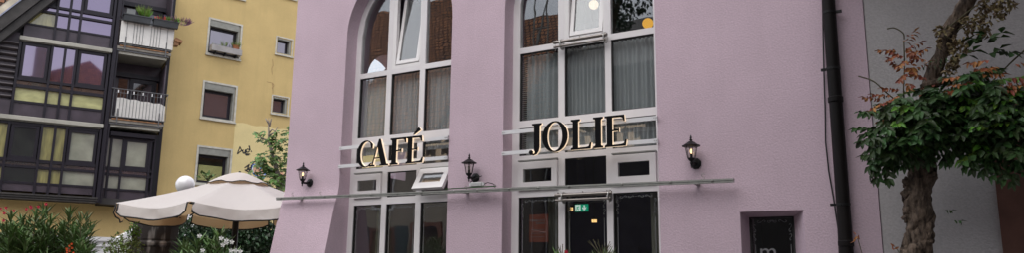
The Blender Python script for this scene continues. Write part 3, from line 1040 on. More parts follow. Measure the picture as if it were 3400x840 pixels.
# ------------------------------------------------------------------ steel tube lamps
def tube_lamp(label, xa, xb, z, y=8.12, slope=0):
    t = thing('tube_lamp', label, 'tube lamp', ((xa + xb) / 2, y, z), 'twin steel tube lamps on the JOLIE window')
    for dz, r, dy in ((0, .021, 0), (-.062, .015, -.01)):
        s = MB(); s.tube([(xa + (0.01 if dz else 0), y + dy, z + dz), (xb - (.01 if dz else 0), y + dy, z + dz)], r, 14)
        s.build('tube', M['steel'], t, smooth=False)
    for x in (xa + .10, xb - .035):
        s = MB()
        s.T = lambda a, b_, c: Vector((x + c, y + .045 + 0 * a + b_, z - .025 + a))
        s = MB()
        rr = .07
        prof = [(y + .03 + rr * cos(a), z - .03 + rr * sin(a)) for a in [2 * pi * i / 20 for i in range(20)]]
        prof = [(min(p, FY - .004), q) for p, q in prof]
        s.prism(prof, x - .004, x + .004, lambda a, b_, w: (w, a, b_))
        s.build('end_disc', M['alu'], t)
    s = MB()
    for x in (xa + .04, (xa + xb) / 2, xb - .06):
        s.tube([(x, y, z + .015), (x, y, z + .034)], .006, 6)
    for x in (xa + .03, xb - .03):
        s.tube([(x, y - .008, z - .12), (x, y - .008, z - .02)], .0035, 6)
    s.build('pin', M['steel'], t)
ua, ub_ = at(1838, 142, 8.12), at(2015, 114, 8.12)
tube_lamp('upper steel twin tube lamp across the arch of the JOLIE window', ua.x, ub_.x, (ua.z + ub_.z) / 2)
la, lb = at(1843, 648, 8.12), at(2031, 640, 8.12)
tube_lamp('lower steel twin tube lamp just under the long rail', la.x, lb.x, (la.z + lb.z) / 2)

# ------------------------------------------------------------------ downpipe and cable
px_ = -1.075
t = thing('downpipe', 'dark brown rainwater downpipe on the pink wall', 'downpipe', (px_, 7.9, 0))
s = MB(); s.tube([(px_, 7.91, z) for z in (0, 1.86, 1.87, 3, 4, 5, 9)], [.062, .062, .062, .062, .062, .062, .062], 20)
s.build('pipe', M['pipe'], t, smooth=True)
for z in (1.935, 3.34, 6.2):
    s = MB(); s.lathe([(.064, -.03), (.072, -.022), (.072, .022), (.064, .03)], (px_, 7.91, z), 20); s.build('collar', M['pipe'], t)
for k, (px, py) in enumerate(((2750, 232), (2775, 680), (2770, 42))):
    c = at(px, py, 7.93)
    s = MB(); s.lathe([(.067, -.011), (.067, .011)], (px_, 7.91, c.z), 20)
    sx = 1 if k == 2 else -1
    s.box((px_ + sx * .066, 7.9, c.z - .012), (px_ + sx * .115, 7.93, c.z + .012))
    s.build('pipe_clip', M['black'], t)
pts = [at(x, y, 7.975) for x, y in ((2729, -150), (2731, 0), (2733, 120), (2736, 250), (2740, 380), (2741, 470), (2752, 570), (2768, 660), (2783, 760), (2790, 900))]
s = MB(); s.tube(pts, .0075, 6)
tag(s.build('black_cable', M['cable'], smooth=True), 'thin black cable hanging beside the downpipe', 'cable')

# ------------------------------------------------------------------ grey house, red stone door surround
gh = thing('grey_house', 'grey rendered house behind the wisteria', 'building', (1, 12, 0))
s = MB()
s.outline([[(XR + .006, 0), (XR + .006, 9.6), (5.5, 9.6), (5.5, 0), (1.9, 0), (1.9, 3.05), (.38, 3.05), (.38, 0)]], 8.012, 8.5, XZ)
s.box((XR + .006, 8.5, 0), (XR + .3, 16, 9.6))
s.build('wall', M['grey'], gh)
s = MB()
s.outline([[(.17, 0), (.17, 3.3), (2.15, 3.3), (2.15, 0), (1.9, 0), (1.9, 3.03), (.395, 3.03), (.395, 0)]], 7.96, 8.3, XZ)
s.build('door_surround', M['redstone'], gh)
s = MB(); s.box((.38, 8.44, 0), (1.9, 8.5, 3.05)); s.build('door', M['dark'], gh)
s = MB()
s.prism([(7.5, 9.5), (12.0, 13.6), (12.0, 13.8), (7.5, 9.72)], XR + .12, 6, lambda a, b_, w: (w, a, b_))
s.build('roof', M['tile'], gh)
# unseen wing added to shade the right side; its roof mirrors in the bay
wg = thing('shade_wing', 'unseen rendered wing added to shade the right side, roof mirrored in the bay', 'building', (4, 3, 0))
s = MB(); s.box((1.95, -7.0, 0), (10, 8.0, 12.0)); s.build('wall', M['grey'], wg)
s = MB()
q = [s.pt(p) for p in ((1.3, -7.6, 12), (10.7, -7.6, 12), (10.7, 8.4, 12), (1.3, 8.4, 12), (6.1, -3.6, 15.4), (6.1, 2.2, 17.4))]
for f_ in ((0, 1, 4), (1, 2, 5, 4), (2, 3, 5), (3, 0, 4, 5), (3, 2, 1, 0)):
    s.face([q[k] for k in f_])
s.build('roof', M['tile2'], wg)
s = MB(); s.box((5.0, -1.2, 14), (5.7, -.5, 18.0)); s.build('chimney', M['beige'], wg)
s = MB()
for zz_ in (18.3, 18.7, 19.1):
    s.tube([(4.6, -.85, zz_), (6.1, -.85, zz_)], .03, 5)
s.tube([(5.35, -.85, 18), (5.35, -.85, 19.4)], .035, 5); s.build('aerial', M['rodm'], wg)

# ------------------------------------------------------------------ yellow house (frame: u along wall, w outwards, z up)
AR, AB = radians(73.7263), radians(64.665)
def frame(A, d):
    u_ = Vector((cos(A), sin(A), 0)); n_ = Vector((sin(A), -cos(A), 0))
    return lambda u, w, z: u_ * u + n_ * (w - d) + Vector((0, 0, z))
TY, TB = frame(AR, 30), frame(AB, 30)
org = TY(12, 0, 0)
yh = thing('yellow_house', 'ochre yellow rendered apartment house with a dark glazed bay', 'building', (org.x, org.y, 0))
def mk_w(u0, u1, z0, z1, small=False, kind=''):
    return dict(u0=u0, u1=u1, z0=z0, z1=z1, small=small, kind=kind)
wins = [mk_w(11.06, 12.48, 10.21, 11.78, kind='open'), mk_w(11.06, 12.48, 7.58, 9.14), mk_w(11.06, 12.48, 4.96, 6.51, kind='blind'), mk_w(11.06, 12.48, 12.83, 14.4),
        mk_w(13.96, 14.76, 10.82, 11.65, True), mk_w(13.96, 14.76, 8.21, 9.04, True), mk_w(13.96, 14.76, 13.43, 14.25, True)]
UE = 16.6
b = MB(TY)
outer = [(0, 0), (UE, 0), (UE, 16.2), (9.55, 16.2), (9.55, 3.9), (0, 3.9)]
loops = [outer]
for w in wins:
    i = .075
    loops.append([(w['u0'] + i, w['z0'] + i), (w['u1'] - i, w['z0'] + i), (w['u1'] - i, w['z1'] - i), (w['u0'] + i, w['z1'] - i)])
b.outline(loops, 0, -.34, XZ)
b.build('wall', M['yellow'], yh)
b = MB(TY)
b.box((UE - .3, -9, 0), (UE, -.34, 16.2)); b.box((0, -9, 0), (UE, -8.7, 16.2)); b.box((0, -8.7, 0), (.3, -.34, 3.9))
b.build('side_wall', M['yellow'], yh)
b = MB(TY); b.box((0.3, -8.7, 15.9), (UE, -.36, 16.0)); b.build('ceiling', M['dark'], yh)
b = MB(TY); b.prism([(.6, 16.0), (-4.5, 19.5), (-9.6, 16.0), (-9.6, 16.25), (-4.5, 19.8), (.6, 16.25)], 8, UE + .5, lambda a, b_, w: (w, a, b_))
b.build('roof', M['tile2'], yh)
for w in wins:
    u0, u1, z0, z1 = w['u0'], w['u1'], w['z0'], w['z1']
    t_ = .075 if not w['small'] else .05
    wn = MB(TY)
    i = t_
    wn.outline([[(u0, z0), (u1, z0), (u1, z1), (u0, z1)], [(u0 + i, z0 + i), (u1 - i, z0 + i), (u1 - i, z1 - i), (u0 + i, z1 - i)]], .025, -.02, XZ)
    wn.box((u0 - .02, 0.026, z0 - .03), (u1 + .02, .075, z0 + .035))
    wo_ = wn.build('window', M['surround'], yh)
    j = .078
    a, c, e, h = u0 + j, u1 - j, z0 + j, z1 - j
    r_ = MB(TY)
    r_.box((a, -.33, e), (a + .02, -.021, h)); r_.box((c - .09, -.33, e), (c, -.021, h)); r_.box((a + .02, -.33, e), (c - .09, -.021, e + .03))
    hb = .26 if not w['small'] else .06
    r_.box((a + .02, -.33, h - hb), (c - .09, .0, h))
    r_.build('shutter_box', M['reveal'], wo_)
    fa, fc, fe, fh = a + .021, c - .091, e + .031, h - hb - .001
    fb = .10 if not w['small'] else .06
    fr = MB(TY)
    fr.outline([[(fa, fe), (fc, fe), (fc, fh), (fa, fh)], [(fa + fb, fe + fb), (fc - fb, fe + fb), (fc - fb, fh - fb), (fa + fb, fh - fb)]], -.20, -.27, XZ)
    fr.build('frame', M['mull'], wo_)
    p = MB(TY); p.box((fa + fb, -.24, fe + fb), (fc - fb, -.23, fh - fb)); p.build('pane', M['sunglass'] if w['kind'] != 'blind' else M['darkpane'], wo_)
    if w['kind'] == 'blind':
        p = MB(TY)
        nn = 14
        for k in range(nn):
            zz_ = fe + fb + k * (.62) / nn
            p.box((fa + fb + .01, -.228, zz_), (fc - fb - .01, -.216, zz_ + .62 / nn - .012))
        p.build('pleated_blind', pm('yellow_green_blind', (.42, .42, .16), .6, .1), wo_)
# repainted lower field, with a wavy top edge
rnd = random.Random(5)
b = MB(TY)
pts = [(12.49, 2.2), (12.49, 7.58)]
for i in range(21):
    pts.append((12.6 + i * .195, 7.60 + .035 * sin(i * 1.3) + .02 * rnd.random()))
pts.append((16.5, 2.2))
b.outline([pts], .004, 0.0005, XZ)
b.build('repainted_field', M['yellow2'], yh)
# graffiti
def strokes(T, name, mat, segs, w, w0, parent, label=None):
    b = MB(T)
    for pts in segs:
        for (x0, z0), (x1, z1) in zip(pts, pts[1:]):
            d = Vector((x1 - x0, z1 - z0))
            if d.length < 1e-6: continue
            d = d.normalized() * w * .3
            n_ = Vector((-d.y, d.x)).normalized() * w * .5
            b.prism([(x0 - n_.x - d.x, z0 - n_.y - d.y), (x1 - n_.x + d.x, z1 - n_.y + d.y), (x1 + n_.x + d.x, z1 + n_.y + d.y), (x0 + n_.x - d.x, z0 + n_.y - d.y)], w0 - .003, w0, XZ)
            w0 += .00003
    return b.build(name, mat, parent, label=label)
def gp(px, py):   # photo pixel -> (u, z) on the yellow wall
    d = ray(px, py); n_ = Vector((sin(AR), -cos(AR), 0)); u_ = Vector((cos(AR), sin(AR), 0))
    p = CAM + d * ((-30 - n_.dot(CAM)) / n_.dot(d))
    return (p.dot(u_), p.z)
def gseg(raw, ox, oy, k):
    return [[gp(ox + a * k, oy + b_ * k) for a, b_ in s_] for s_ in raw]
tagA = [[(68, 318), (75, 300), (88, 266), (90, 262)], [(70, 320), (92, 300), (116, 288)], [(88, 264), (100, 285), (118, 308)],
        [(112, 290), (114, 312), (124, 316), (132, 300), (134, 286)], [(132, 290), (134, 312), (138, 320)],
        [(140, 318), (140, 292), (150, 280), (164, 284), (164, 300), (152, 308), (144, 300)], [(162, 256), (170, 286)], [(180, 296), (183, 304)],
        [(132, 324), (150, 320), (170, 322)], [(138, 330), (160, 329)], [(166, 256), (172, 288)]]
strokes(TY, 'graffiti_tag', M['spray'], gseg(tagA, 760, 380, .409), .04, .010, yh, 'black scrawled tag with exclamation mark above the parasol')
tagB = [[(128, 432), (165, 405), (150, 440), (178, 430)], [(140, 450), (175, 445), (165, 465)], [(182, 410), (178, 445)], [(150, 420), (170, 460)], [(175, 388), (178, 392)], [(200, 385), (212, 380), (225, 386)], [(190, 402), (200, 390)], [(222, 385), (228, 398)], [(130, 450), (150, 462), (180, 470)]]
strokes(TY, 'graffiti_tag', M['spray'], gseg(tagB, 760, 380, .409), .042, .014, yh, 'second black scrawl just over the parasol top')
mural = MB(TY)
def blob(raw, w0):
    mural.outline([[gp(760 + a * .409, 380 + b_ * .409) for a, b_ in raw]], w0, w0 - .0035, XZ)
blob([(182, 425), (190, 405), (215, 398), (245, 405), (262, 430), (300, 440), (305, 470), (290, 520), (240, 510), (200, 490), (184, 462)], .008)
mu = mural.build('mural', M['blue'], yh, label='blue and peach mural patch behind the fig leaves')
mural = MB(TY)
blob([(196, 428), (205, 415), (240, 410), (252, 440), (280, 446), (298, 442), (300, 455), (284, 478), (290, 500), (250, 498), (215, 485), (200, 465)], .012)
mural.build('mural_fill', M['peach'], mu)
mural = MB(TY)
blob([(410, 470), (440, 465), (445, 500), (430, 560), (400, 520)], .008)
mural.build('mural_fill', M['peach'], mu)
strokes(TY, 'mural_line', M['whitespray'], gseg([[(195, 470), (190, 440), (200, 415), (235, 400)], [(205, 425), (235, 420)], [(250, 450), (270, 480), (300, 500)]], 760, 380, .409), .05, .018, mu)
strokes(TY, 'mural_line', M['spray'], gseg([[(215, 455), (222, 490), (232, 495)], [(240, 440), (250, 455)]], 760, 380, .409), .03, .02, mu)
# hairline cracks beside the small windows
crk = [[(402, 300), (405, 330), (398, 345), (400, 375)], [(374, 412), (402, 418), (410, 432), (398, 445)], [(402, 418), (404, 470)], [(500, 290), (512, 300)]]
strokes(TY, 'crack', M['rust'], gseg(crk, 640, 0, .66), .014, .006, yh)
# planter with pots under the open window
pt_ = thing('window_planter', 'pale grey planter box with tufts of grass under a yellow wall window', 'planter', TY(11.7, .12, 10.35), None)
b = MB(TY); b.outline([[(11.17, 10.36), (12.42, 10.36), (12.42, 10.60), (11.17, 10.60)]], .05, .30, XZ); b.build('box', M['planter2'], pt_)
b = MB(TY)
for u in (11.35, 11.75, 12.2):
    b.box((u, .0, 10.24), (u + .03, .28, 10.359))
b.build('bracket', M['black'], pt_)
def tuft(T, c, h, n, spread, m, parent=None, name='grass', seed=0, w=.012):
    r = random.Random(seed)
    b = MB()
    c = T(*c) if T else Vector(c)
    for i in range(n):
        a = r.random() * 2 * pi
        d = Vector((cos(a) * spread * r.random(), sin(a) * spread * r.random(), 1)).normalized()
        b.leaf(c + Vector((cos(a), sin(a), 0)) * spread * .12, d, Vector((cos(a + 1.5), sin(a + 1.5), .2)), h * (.6 + .5 * r.random()), w, .1, .12)
    return b.build(name, M[m], parent)
tuft(TY, (11.7, .17, 10.6), .32, 40, .6, 'shrub', pt_, seed=1)
tuft(TY, (12.2, .17, 10.62), .42, 60, .7, 'shrub', pt_, seed=2)
tuft(TY, (11.4, .17, 10.58), .16, 20, .9, 'shrub', pt_, seed=3)
b = MB(TY); b.lathe([(.09, 0), (.12, .16)], (0, 0, 0), 12)
b.v = [TY(12.2, .36, 10.5) + (Vector(TY(0, 0, 0)) - Vector(TY(0, 0, 0))) for _ in []] or b.v
b.v.clear(); b.f.clear(); b.m.clear(); b.T = None
b.lathe([(.10, 0), (.14, .15), (.15, .17)], TY(12.2, .17, 10.605), 12)
b.build('pot', M['terracotta'], pt_)

# ------------------------------------------------------------------ dark glazed bay and balconies, part of the yellow house
ob = TB(1.4, 0, 0)
bay = thing('glazed_bay', 'dark violet framed glazed bay hanging on the yellow house', 'bay', (ob.x, ob.y, 3.9))
POST = [-2.0, -.93, .03, .97, 1.36, 1.70, 2.72]
def bbox(a, b_, name, m, par=bay, **k):
    x = MB(TB); x.box(a, b_); return x.build(name, M[m], par, **k)
# body behind the glass
bbox((-3.2, -3.0, 4.2), (2.78, -.16, 12.6), 'body', 'dark')
cols = [(-1.9, -.97), (-.89, -.01), (.07, .935), (1.005, 1.325), (1.395, 1.665), (1.735, 2.68)]
bn = MB(TB)
for u in POST:
    bbox((u - .038, -.12, 4.0), (u + .038, .03, 6.52), 'mullion', 'mull')
    if u > -.5: bbox((u - .038, -.12, 6.7), (u + .038, .03, 9.285), 'mullion', 'mull')
    if u > .5: bbox((u - .038, -.12, 9.46), (u + .038, .03, 12.4), 'mullion', 'mull')
levels = [(4.2, [(4.2, 4.44, 'mull2'), (4.51, 4.97, 'L1b'), (5.06, 5.17, 'nar'), (5.28, 6.42, 'win')]),
          (6.7, [(6.70, 7.15, 'mull2'), (7.23, 7.68, 'palepane'), (7.79, 7.93, 'nar'), (8.02, 9.28, 'win')]),
          (9.47, [(9.47, 9.90, 'mull2'), (9.96, 10.42, 'L3b'), (10.5, 10.64, 'nar'), (10.72, 12.0, 'win')])]
for li, (zb_, rows) in enumerate(levels):
    for k in range(len(cols)):
        a, c = cols[k]
        if li > 0 and k < 2: continue
        if li == 2 and k < 3 and k == 2: pass
        for ri, (z0, z1, kd) in enumerate(rows):
            if kd == 'mull2':
                bbox((a, -.10, z0), (c, -.03, z1), 'infill_panel', 'mull2')
                continue
            mt = kd
            if kd == 'L1b': mt = {0: 'curtpane', 1: 'curtpane', 2: 'darkpane', 3: 'curtpane', 4: 'curtpane', 5: 'greypane'}[k]
            if kd == 'L3b': mt = {2: 'curtpane', 3: 'purpleglass', 4: 'purpleglass', 5: 'purpleglass'}[k]
            if kd == 'nar': mt = 'warmpane' if li < 2 else 'purpleglass'
            if kd == 'win':
                if li == 0: mt = {0: 'curtpane', 1: 'curtpane', 2: 'darkpane', 3: 'curtpane', 4: 'curtpane', 5: 'greypane'}[k]
                else: mt = 'purpleglass'
                if (c - a) > .6 and k > 1:
                    o_ = MB(TB)
                    o_.outline([[(a + .03, z0), (c - .03, z0), (c - .03, z1), (a + .03, z1)], [(a + .12, z0 + .08), (c - .12, z0 + .08), (c - .12, z1 - .1), (a + .12, z1 - .1)]], -.02, -.10, XZ)
                    sh = o_.build('sash', M['mull'], bay)
                    p = MB(TB); p.box((a + .12, -.08, z0 + .08), (c - .12, -.07, z1 - .1)); p.build('pane', M[mt], sh)
                    continue
            bbox((a, -.09, z0), (c, -.08, z1), 'pane', mt)
        zr_ = [r[1] for r in rows]
        for (za, zb2) in zip([r[1] for r in rows][:-1], [r[0] for r in rows][1:]):
            bbox((a, -.11, za), (c, -.0, zb2), 'transom', 'mull')
        if li == 0:
            bbox((a, -.11, 6.42), (c, -.0, 6.55), 'transom', 'mull')
        elif li == 1:
            bbox((a, -.11, 9.28), (c, -.0, 9.31), 'transom', 'mull')
bbox((-2.4, -.1, 6.551), (2.78, .13, 6.70), 'blind_casing', 'beam', bevel=.02)
bbox((-.02, -.1, 9.311), (2.78, .13, 9.455), 'blind_casing', 'beam', bevel=.02)
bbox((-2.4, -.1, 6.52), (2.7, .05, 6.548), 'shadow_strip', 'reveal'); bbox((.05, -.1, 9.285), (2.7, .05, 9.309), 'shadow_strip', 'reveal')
x = MB(TB)
for k in range(3):
    x.box((-3.2, -.6, 3.93 + k * .07), (2.86, .02 + k * .03, 3.985 + k * .07))
x.build('sill_ledge', M['fascia'], bay)
# louvres left of the middle storey
x = MB(TB)
for k in range(10):
    z = 7.28 + k * .205
    x.prism([(-.12, z), (.02, z + .06), (.02, z + .10), (-.12, z + .03)], -2.2, -.02, lambda a, b_, w: (w, a, b_))
x.build('louvre', M['louv'], bay)
bbox((-2.4, -.3, 7.2), (-.02, -.13, 9.6), 'louvre_backing', 'mull2')
bbox((-2.4, -.1, 6.7), (-.02, -.02, 7.2), 'infill_panel', 'mull2')
# gable fascia, verge
SL = (10.94 - 9.08) / (.90 + .54)
def band(lo, hi, w0, w1, name, m):
    f_ = lambda u: 9.08 + (u + .54) * SL
    x = MB(TB)
    x.prism([(-2.6, f_(-2.6) + lo), (2.4, f_(2.4) + lo), (2.4, f_(2.4) + hi), (-2.6, f_(-2.6) + hi)], w0, w1, XZ)
    return x.build(name, M[m], bay)
band(0, .36, -.1, .30, 'fascia', 'fascia')
band(.362, .40, -.1, .27, 'fascia_strip', 'mull')
band(.402, .95, -.1, .40, 'fascia', 'fascia')
band(.952, 1.02, -.1, .44, 'verge_flashing', 'gut')
band(1.022, 1.36, -1.4, .40, 'verge_board', 'cream')
band(1.362, 1.9, -2.5, .42, 'roof', 'tile2')
# right post, loggia back
for nm, a, c, w0, w1 in (('post', 2.80, 2.92, -.12, .04), ('post', 2.94, 2.99, -.06, .0)):
    bbox((a, w0, 3.95), (c, w1, 12.4), nm, 'mull')
bbox((4.74, -1.2, 3.95), (4.86, -.95, 12.4), 'post', 'mull')
bbox((4.60, -1.41, 6.95), (4.645, -.12, 9.2), 'side_screen', 'mull2')
bbox((4.60, -1.41, 9.75), (4.645, -.12, 12.4), 'side_screen', 'mull2')
bbox((2.785, -.3, 3.95), (2.94, -.14, 12.4), 'post_infill', 'mull')
x = MB(TB)
# loggia rear walls on the two upper floors
x.box((2.95, -1.5, 6.7), (4.95, -1.42, 12.4))
x.build('rear_wall', M['mull2'], bay)
for zb_ in (6.95, 9.75):
    bbox((2.98, -1.43, zb_ - .1), (3.12, -1.40, zb_ + 1.7), 'brown_panel', 'brownwall')
    bbox((3.25, -1.43, zb_), (3.55, -1.40, zb_ + 1.8), 'brown_panel', 'brownwall' if zb_ < 9 else 'greypane')
    o_ = MB(TB)
    o_.outline([[(3.62, zb_), (4.5, zb_), (4.5, zb_ + 1.85), (3.62, zb_ + 1.85)], [(3.75, zb_ + .15), (4.37, zb_ + .15), (4.37, zb_ + 1.7), (3.75, zb_ + 1.7)]], -1.32, -1.41, XZ)
    dr = o_.build('balcony_door', M['mull'], bay)
    p = MB(TB); p.box((3.75, -1.37, zb_ + .15), (4.37, -1.36, zb_ + 1.7)); p.build('pane', M['darkpane'], dr)
    bbox((3.1, -1.4, zb_ + 1.86), (4.6, -1.25, zb_ + 2.02), 'roller_box', 'mull')
    bbox((4.55, -1.43, zb_), (4.68, -1.40, zb_ + 1.8), 'brown_panel', 'brownwall' if zb_ < 9 else 'purpleglass')
# slabs
for zt in (6.93, 9.63):
    bbox((2.93, -1.4, zt - .10), (4.72, .06, zt), 'balcony_slab', 'balconc')
    bbox((2.93, -1.4, zt - .17), (4.66, .02, zt - .101), 'slab_edge', 'balm')
    bbox((2.95, -1.4, zt - .27), (4.60, -.04, zt - .171), 'slab_soffit', 'beam')
    bbox((3.0, .062, zt - .01), (4.62, .085, zt + .03), 'edge_board', 'rust')
# lower glazed loggia
zl = 4.2
x = MB(TB)
LG = [2.98, 3.13, 3.52, 4.42, 4.56]
for u in LG:
    bbox((u - .035, -.5, 3.98), (u + .035, -.36, 6.55), 'mullion', 'mull')
for k, (a, c) in enumerate(zip(LG, LG[1:])):
    a += .036; c -= .036
    for z0, z1 in ((4.44, 4.51), (4.97, 5.06), (5.17, 5.28), (6.3, 6.55)):
        bbox((a, -.48, z0), (c, -.38, z1), 'transom', 'mull')
for k, (a, c) in enumerate(zip(LG, LG[1:])):
    a += .036; c -= .036
    bbox((a, -.47, 4.15), (c, -.42, 4.44), 'infill_panel', 'mull2')
    for z0, z1, mt in ((4.51, 4.97, 'greypane'), (5.06, 5.17, 'warmpane'), (5.28, 6.3, 'greypane')):
        if k == 2 and z0 > 5.2:
            o_ = MB(TB)
            o_.outline([[(a, z0), (c, z0), (c, z1), (a, z1)], [(a + .09, z0 + .07), (c - .09, z0 + .07), (c - .09, z1 - .06), (a + .09, z1 - .06)]], -.38, -.45, XZ)
            sh = o_.build('sash', M['mull'], bay)
            p = MB(TB); p.box((a + .09, -.43, z0 + .07), (c - .09, -.42, z1 - .06)); p.build('pane', M['greypane'], sh)
        elif k < 3:
            bbox((a, -.46, z0), (c, -.45, z1), 'pane', mt)
bbox((2.93, -1.4, 3.93), (4.70, -.3, 4.14), 'sill_ledge', 'fascia')
bbox((2.93, -2.4, 4.15), (4.7, -.56, 6.6), 'body', 'dark')
bbox((3.05, -.5, 6.38), (4.5, -.2, 6.52), 'roller_box', 'mull')

# balcony railings as things hung on the slabs
def railing(zf, zt, label, nb=17, panel=None, loc=None):
    c = TB(3.85, .08, zf)
    t = thing('balcony_railing', label, 'railing', c, 'balcony railings on the yellow house')
    b = MB(TB)
    b.box((2.90, .05, zt - .025), (4.77, .09, zt))
    b.build('handrail', M['balm'], t)
    b = MB(TB); b.box((4.735, -1.0, zt - .025), (4.77, .049, zt)); b.build('handrail', M['balm'], t)
    b = MB(TB); b.box((2.96, .055, zf + .0), (4.74, .085, zf + .025)); b.build('bottom_rail', M['balm'], t)
    for k in range(nb):
        u = 2.98 + (4.74 - 2.98) * k / (nb - 1)
        x = MB(TB); x.box((u - .007, .062, zf + .026), (u + .007, .076, zt - .026)); x.build('baluster', M['balm'], t)
    for u in (3.16, 4.52):
        x = MB(TB); x.box((u - .02, .09, zf - .26), (u + .02, .115, zf + .3)); x.build('fixing', M['balm'], t)
    return t
r1 = railing(7.02, 8.06, 'grey bar balcony railing with a sagging white screen behind it')
x = MB(TB)
ztop = [7.72, 7.74, 7.70, 7.72, 7.68, 7.70, 7.66, 7.69, 7.60]
prof = [(3.08, 7.05), (4.70, 7.05)] + [(4.70 - 1.6 * i / 8, ztop[8 - i]) for i in range(9)]
x.outline([prof], .045, .038, XZ)
tag(x.build('privacy_screen', M['canvas']), 'white cloth screen tied behind the lower bar railing', 'screen')
x = MB(TB)
for a, c in ((3.05, 3.42), (3.55, 4.05), (4.2, 4.62)):
    x.box((a, .066, 7.9), (c, .078, 7.915))
x.build('crossbar', M['balm'], r1)
x = MB(TB)
for u in (3.12, 3.42, 3.62, 3.92, 4.22, 4.52):
    x.box((u - .015, .092, 7.9), (u + .015, .10, 8.0))
x.build('white_tie', M['white'], r1)
r2 = railing(9.70, 10.64, 'balcony railing hidden by a tall white screen and planters', 3)
x = MB(TB); x.box((2.96, .1, 9.76), (4.74, .106, 10.58))
tag(x.build('privacy_screen', M['canvas']), 'tall white cloth screen on the upper balcony, striped by thin bars', 'screen')
for u in (3.16, 3.4, 3.5, 3.6, 3.7, 3.97, 4.07, 4.17, 4.27, 4.52):
    x = MB(TB); x.box((u - .007, .108, 9.72), (u + .007, .118, 10.56)); x.build('baluster', M['balm'], r2)
def planter(u0, u1, label, plants):
    t = thing('balcony_planter', label, 'planter', TB((u0 + u1) / 2, .2, 10.5), 'dark planters hung on the upper balcony')
    x = MB(TB)
    x.prism([(.13, 10.56), (.34, 10.56), (.38, 10.78), (.11, 10.78)], u0, u1, lambda a, b_, w: (w, a, b_))
    x.box((u0 - .03, .09, 10.76), (u1 + .03, .40, 10.795))
    x.build('box', M['planter'], t)
    for k, (u, h, n, sp, m) in enumerate(plants):
        tuft(TB, (u, .25, 10.78), h, n, sp, m, t, 'plant', seed=k + int(u * 10), w=.03 if m != 'shrub' else .02)
planter(3.0, 3.88, 'dark planter with a feathery green plant on the upper balcony', [(3.62, .46, 110, .65, 'shrub'), (3.65, .35, 60, .9, 'leaf_bright')])
planter(3.98, 4.82, 'dark planter with red, yellow and purple flowers on the upper balcony', [(4.22, .16, 40, 1.4, 'petal_orange'), (4.3, .2, 30, 1.2, 'leaf_bright'), (4.62, .22, 60, 1.3, 'leaf_bright'), (4.92, .3, 90, 1.8, 'petal_purple'), (4.88, .24, 30, 1.5, 'shrub')])
x = MB(TB); x.prism([(4.76, 10.08), (5.0, 10.02), (5.02, 10.12), (4.78, 10.22)], -.05, .35, XZ); x.box((4.77, .0, 9.92), (4.90, .3, 10.06))
tag(x.build('nest_box', M['rust']), 'small brown wooden box at the right end of the upper balcony', 'box')

# ------------------------------------------------------------------ white stair parapet with plaque
wp = dep(380, 800, 22)
ud = Vector((cos(AR), sin(AR), 0)); nd = Vector((sin(AR), -cos(AR), 0))
TW = lambda u, w, z: Vector((wp.x, wp.y, 0)) + ud * u + nd * w + Vector((0, 0, z))
sp_ = thing('stair_parapet', 'white stepped parapet wall beside the yellow house', 'wall', (wp.x, wp.y, 0))
x = MB(TW)
x.outline([[(-5, 0), (3.2, 0), (3.2, 3.35), (1.3, 3.35), (0, 2.52), (-5, 2.52)]], 0, -.3, XZ)
x.build('wall', M['white'], sp_)
x = MB(TW)
x.box((-5, .002, 2.45), (0, .08, 2.56)); x.box((-5, .002, 2.30), (0.02, .05, 2.36))
x.build('moulding', M['white'], sp_)

# ------------------------------------------------------------------ stone column under the parasol
cp = dep(513, 800, 13.6)
st = thing('stone_pillar', 'dark weathered carved stone pillar with pale streaks under the parasol', 'pillar', (cp.x, cp.y, 0))
x = MB()
x.lathe([(.50, 0), (.50, .4), (.42, .5), (.385, .9), (.385, 2.02), (.41, 2.06), (.41, 2.10), (.375, 2.14)], (cp.x, cp.y, 0), 10, YAW)
x.build('shaft', M['stone'], st)
x = MB()
x.lathe([(.375, 2.141), (.385, 2.17), (.385, 2.5), (.44, 2.55), (.44, 2.62)], (cp.x, cp.y, 0), 10, YAW)
x.build('capital', M['stone'], st)
x = MB()
for k in range(10):
    a = YAW + 2 * pi * (k + .5) / 10
    c = Vector((cp.x + .37 * cos(a), cp.y + .37 * sin(a), 0))
    tg = Vector((-sin(a), cos(a), 0))
    pts = [c + tg * (-.09) + Vector((0, 0, .9)), c + tg * (-.09) + Vector((0, 0, 1.75))] + [c + tg * (.09 * -cos(q)) + Vector((0, 0, 1.75 + .12 * sin(q))) for q in (.5, 1.0, 1.57, 2.1, 2.6)] + [c + tg * .09 + Vector((0, 0, 1.75)), c + tg * .09 + Vector((0, 0, .9))]
    x.tube(pts, .012, 6)
x.build('carved_arcade', M['stone'], st, smooth=True)

# ------------------------------------------------------------------ globe street lamp
gc = dep(615, 613, 17.0)
t = thing('street_lamp', 'white globe street lamp rising behind the parasol', 'street lamp', (gc.x, gc.y, 0))
MB().sphere(gc, .205, 24, 14).build('globe', M['opal'], t, smooth=True)
MB().tube([(gc.x, gc.y, 0), (gc.x, gc.y, gc.z - .19)], .04, 10).build('pole', M['black'], t)
MB().lathe([(.06, -.24), (.09, -.19), (.09, -.17)], gc, 12).build('collar', M['black'], t)

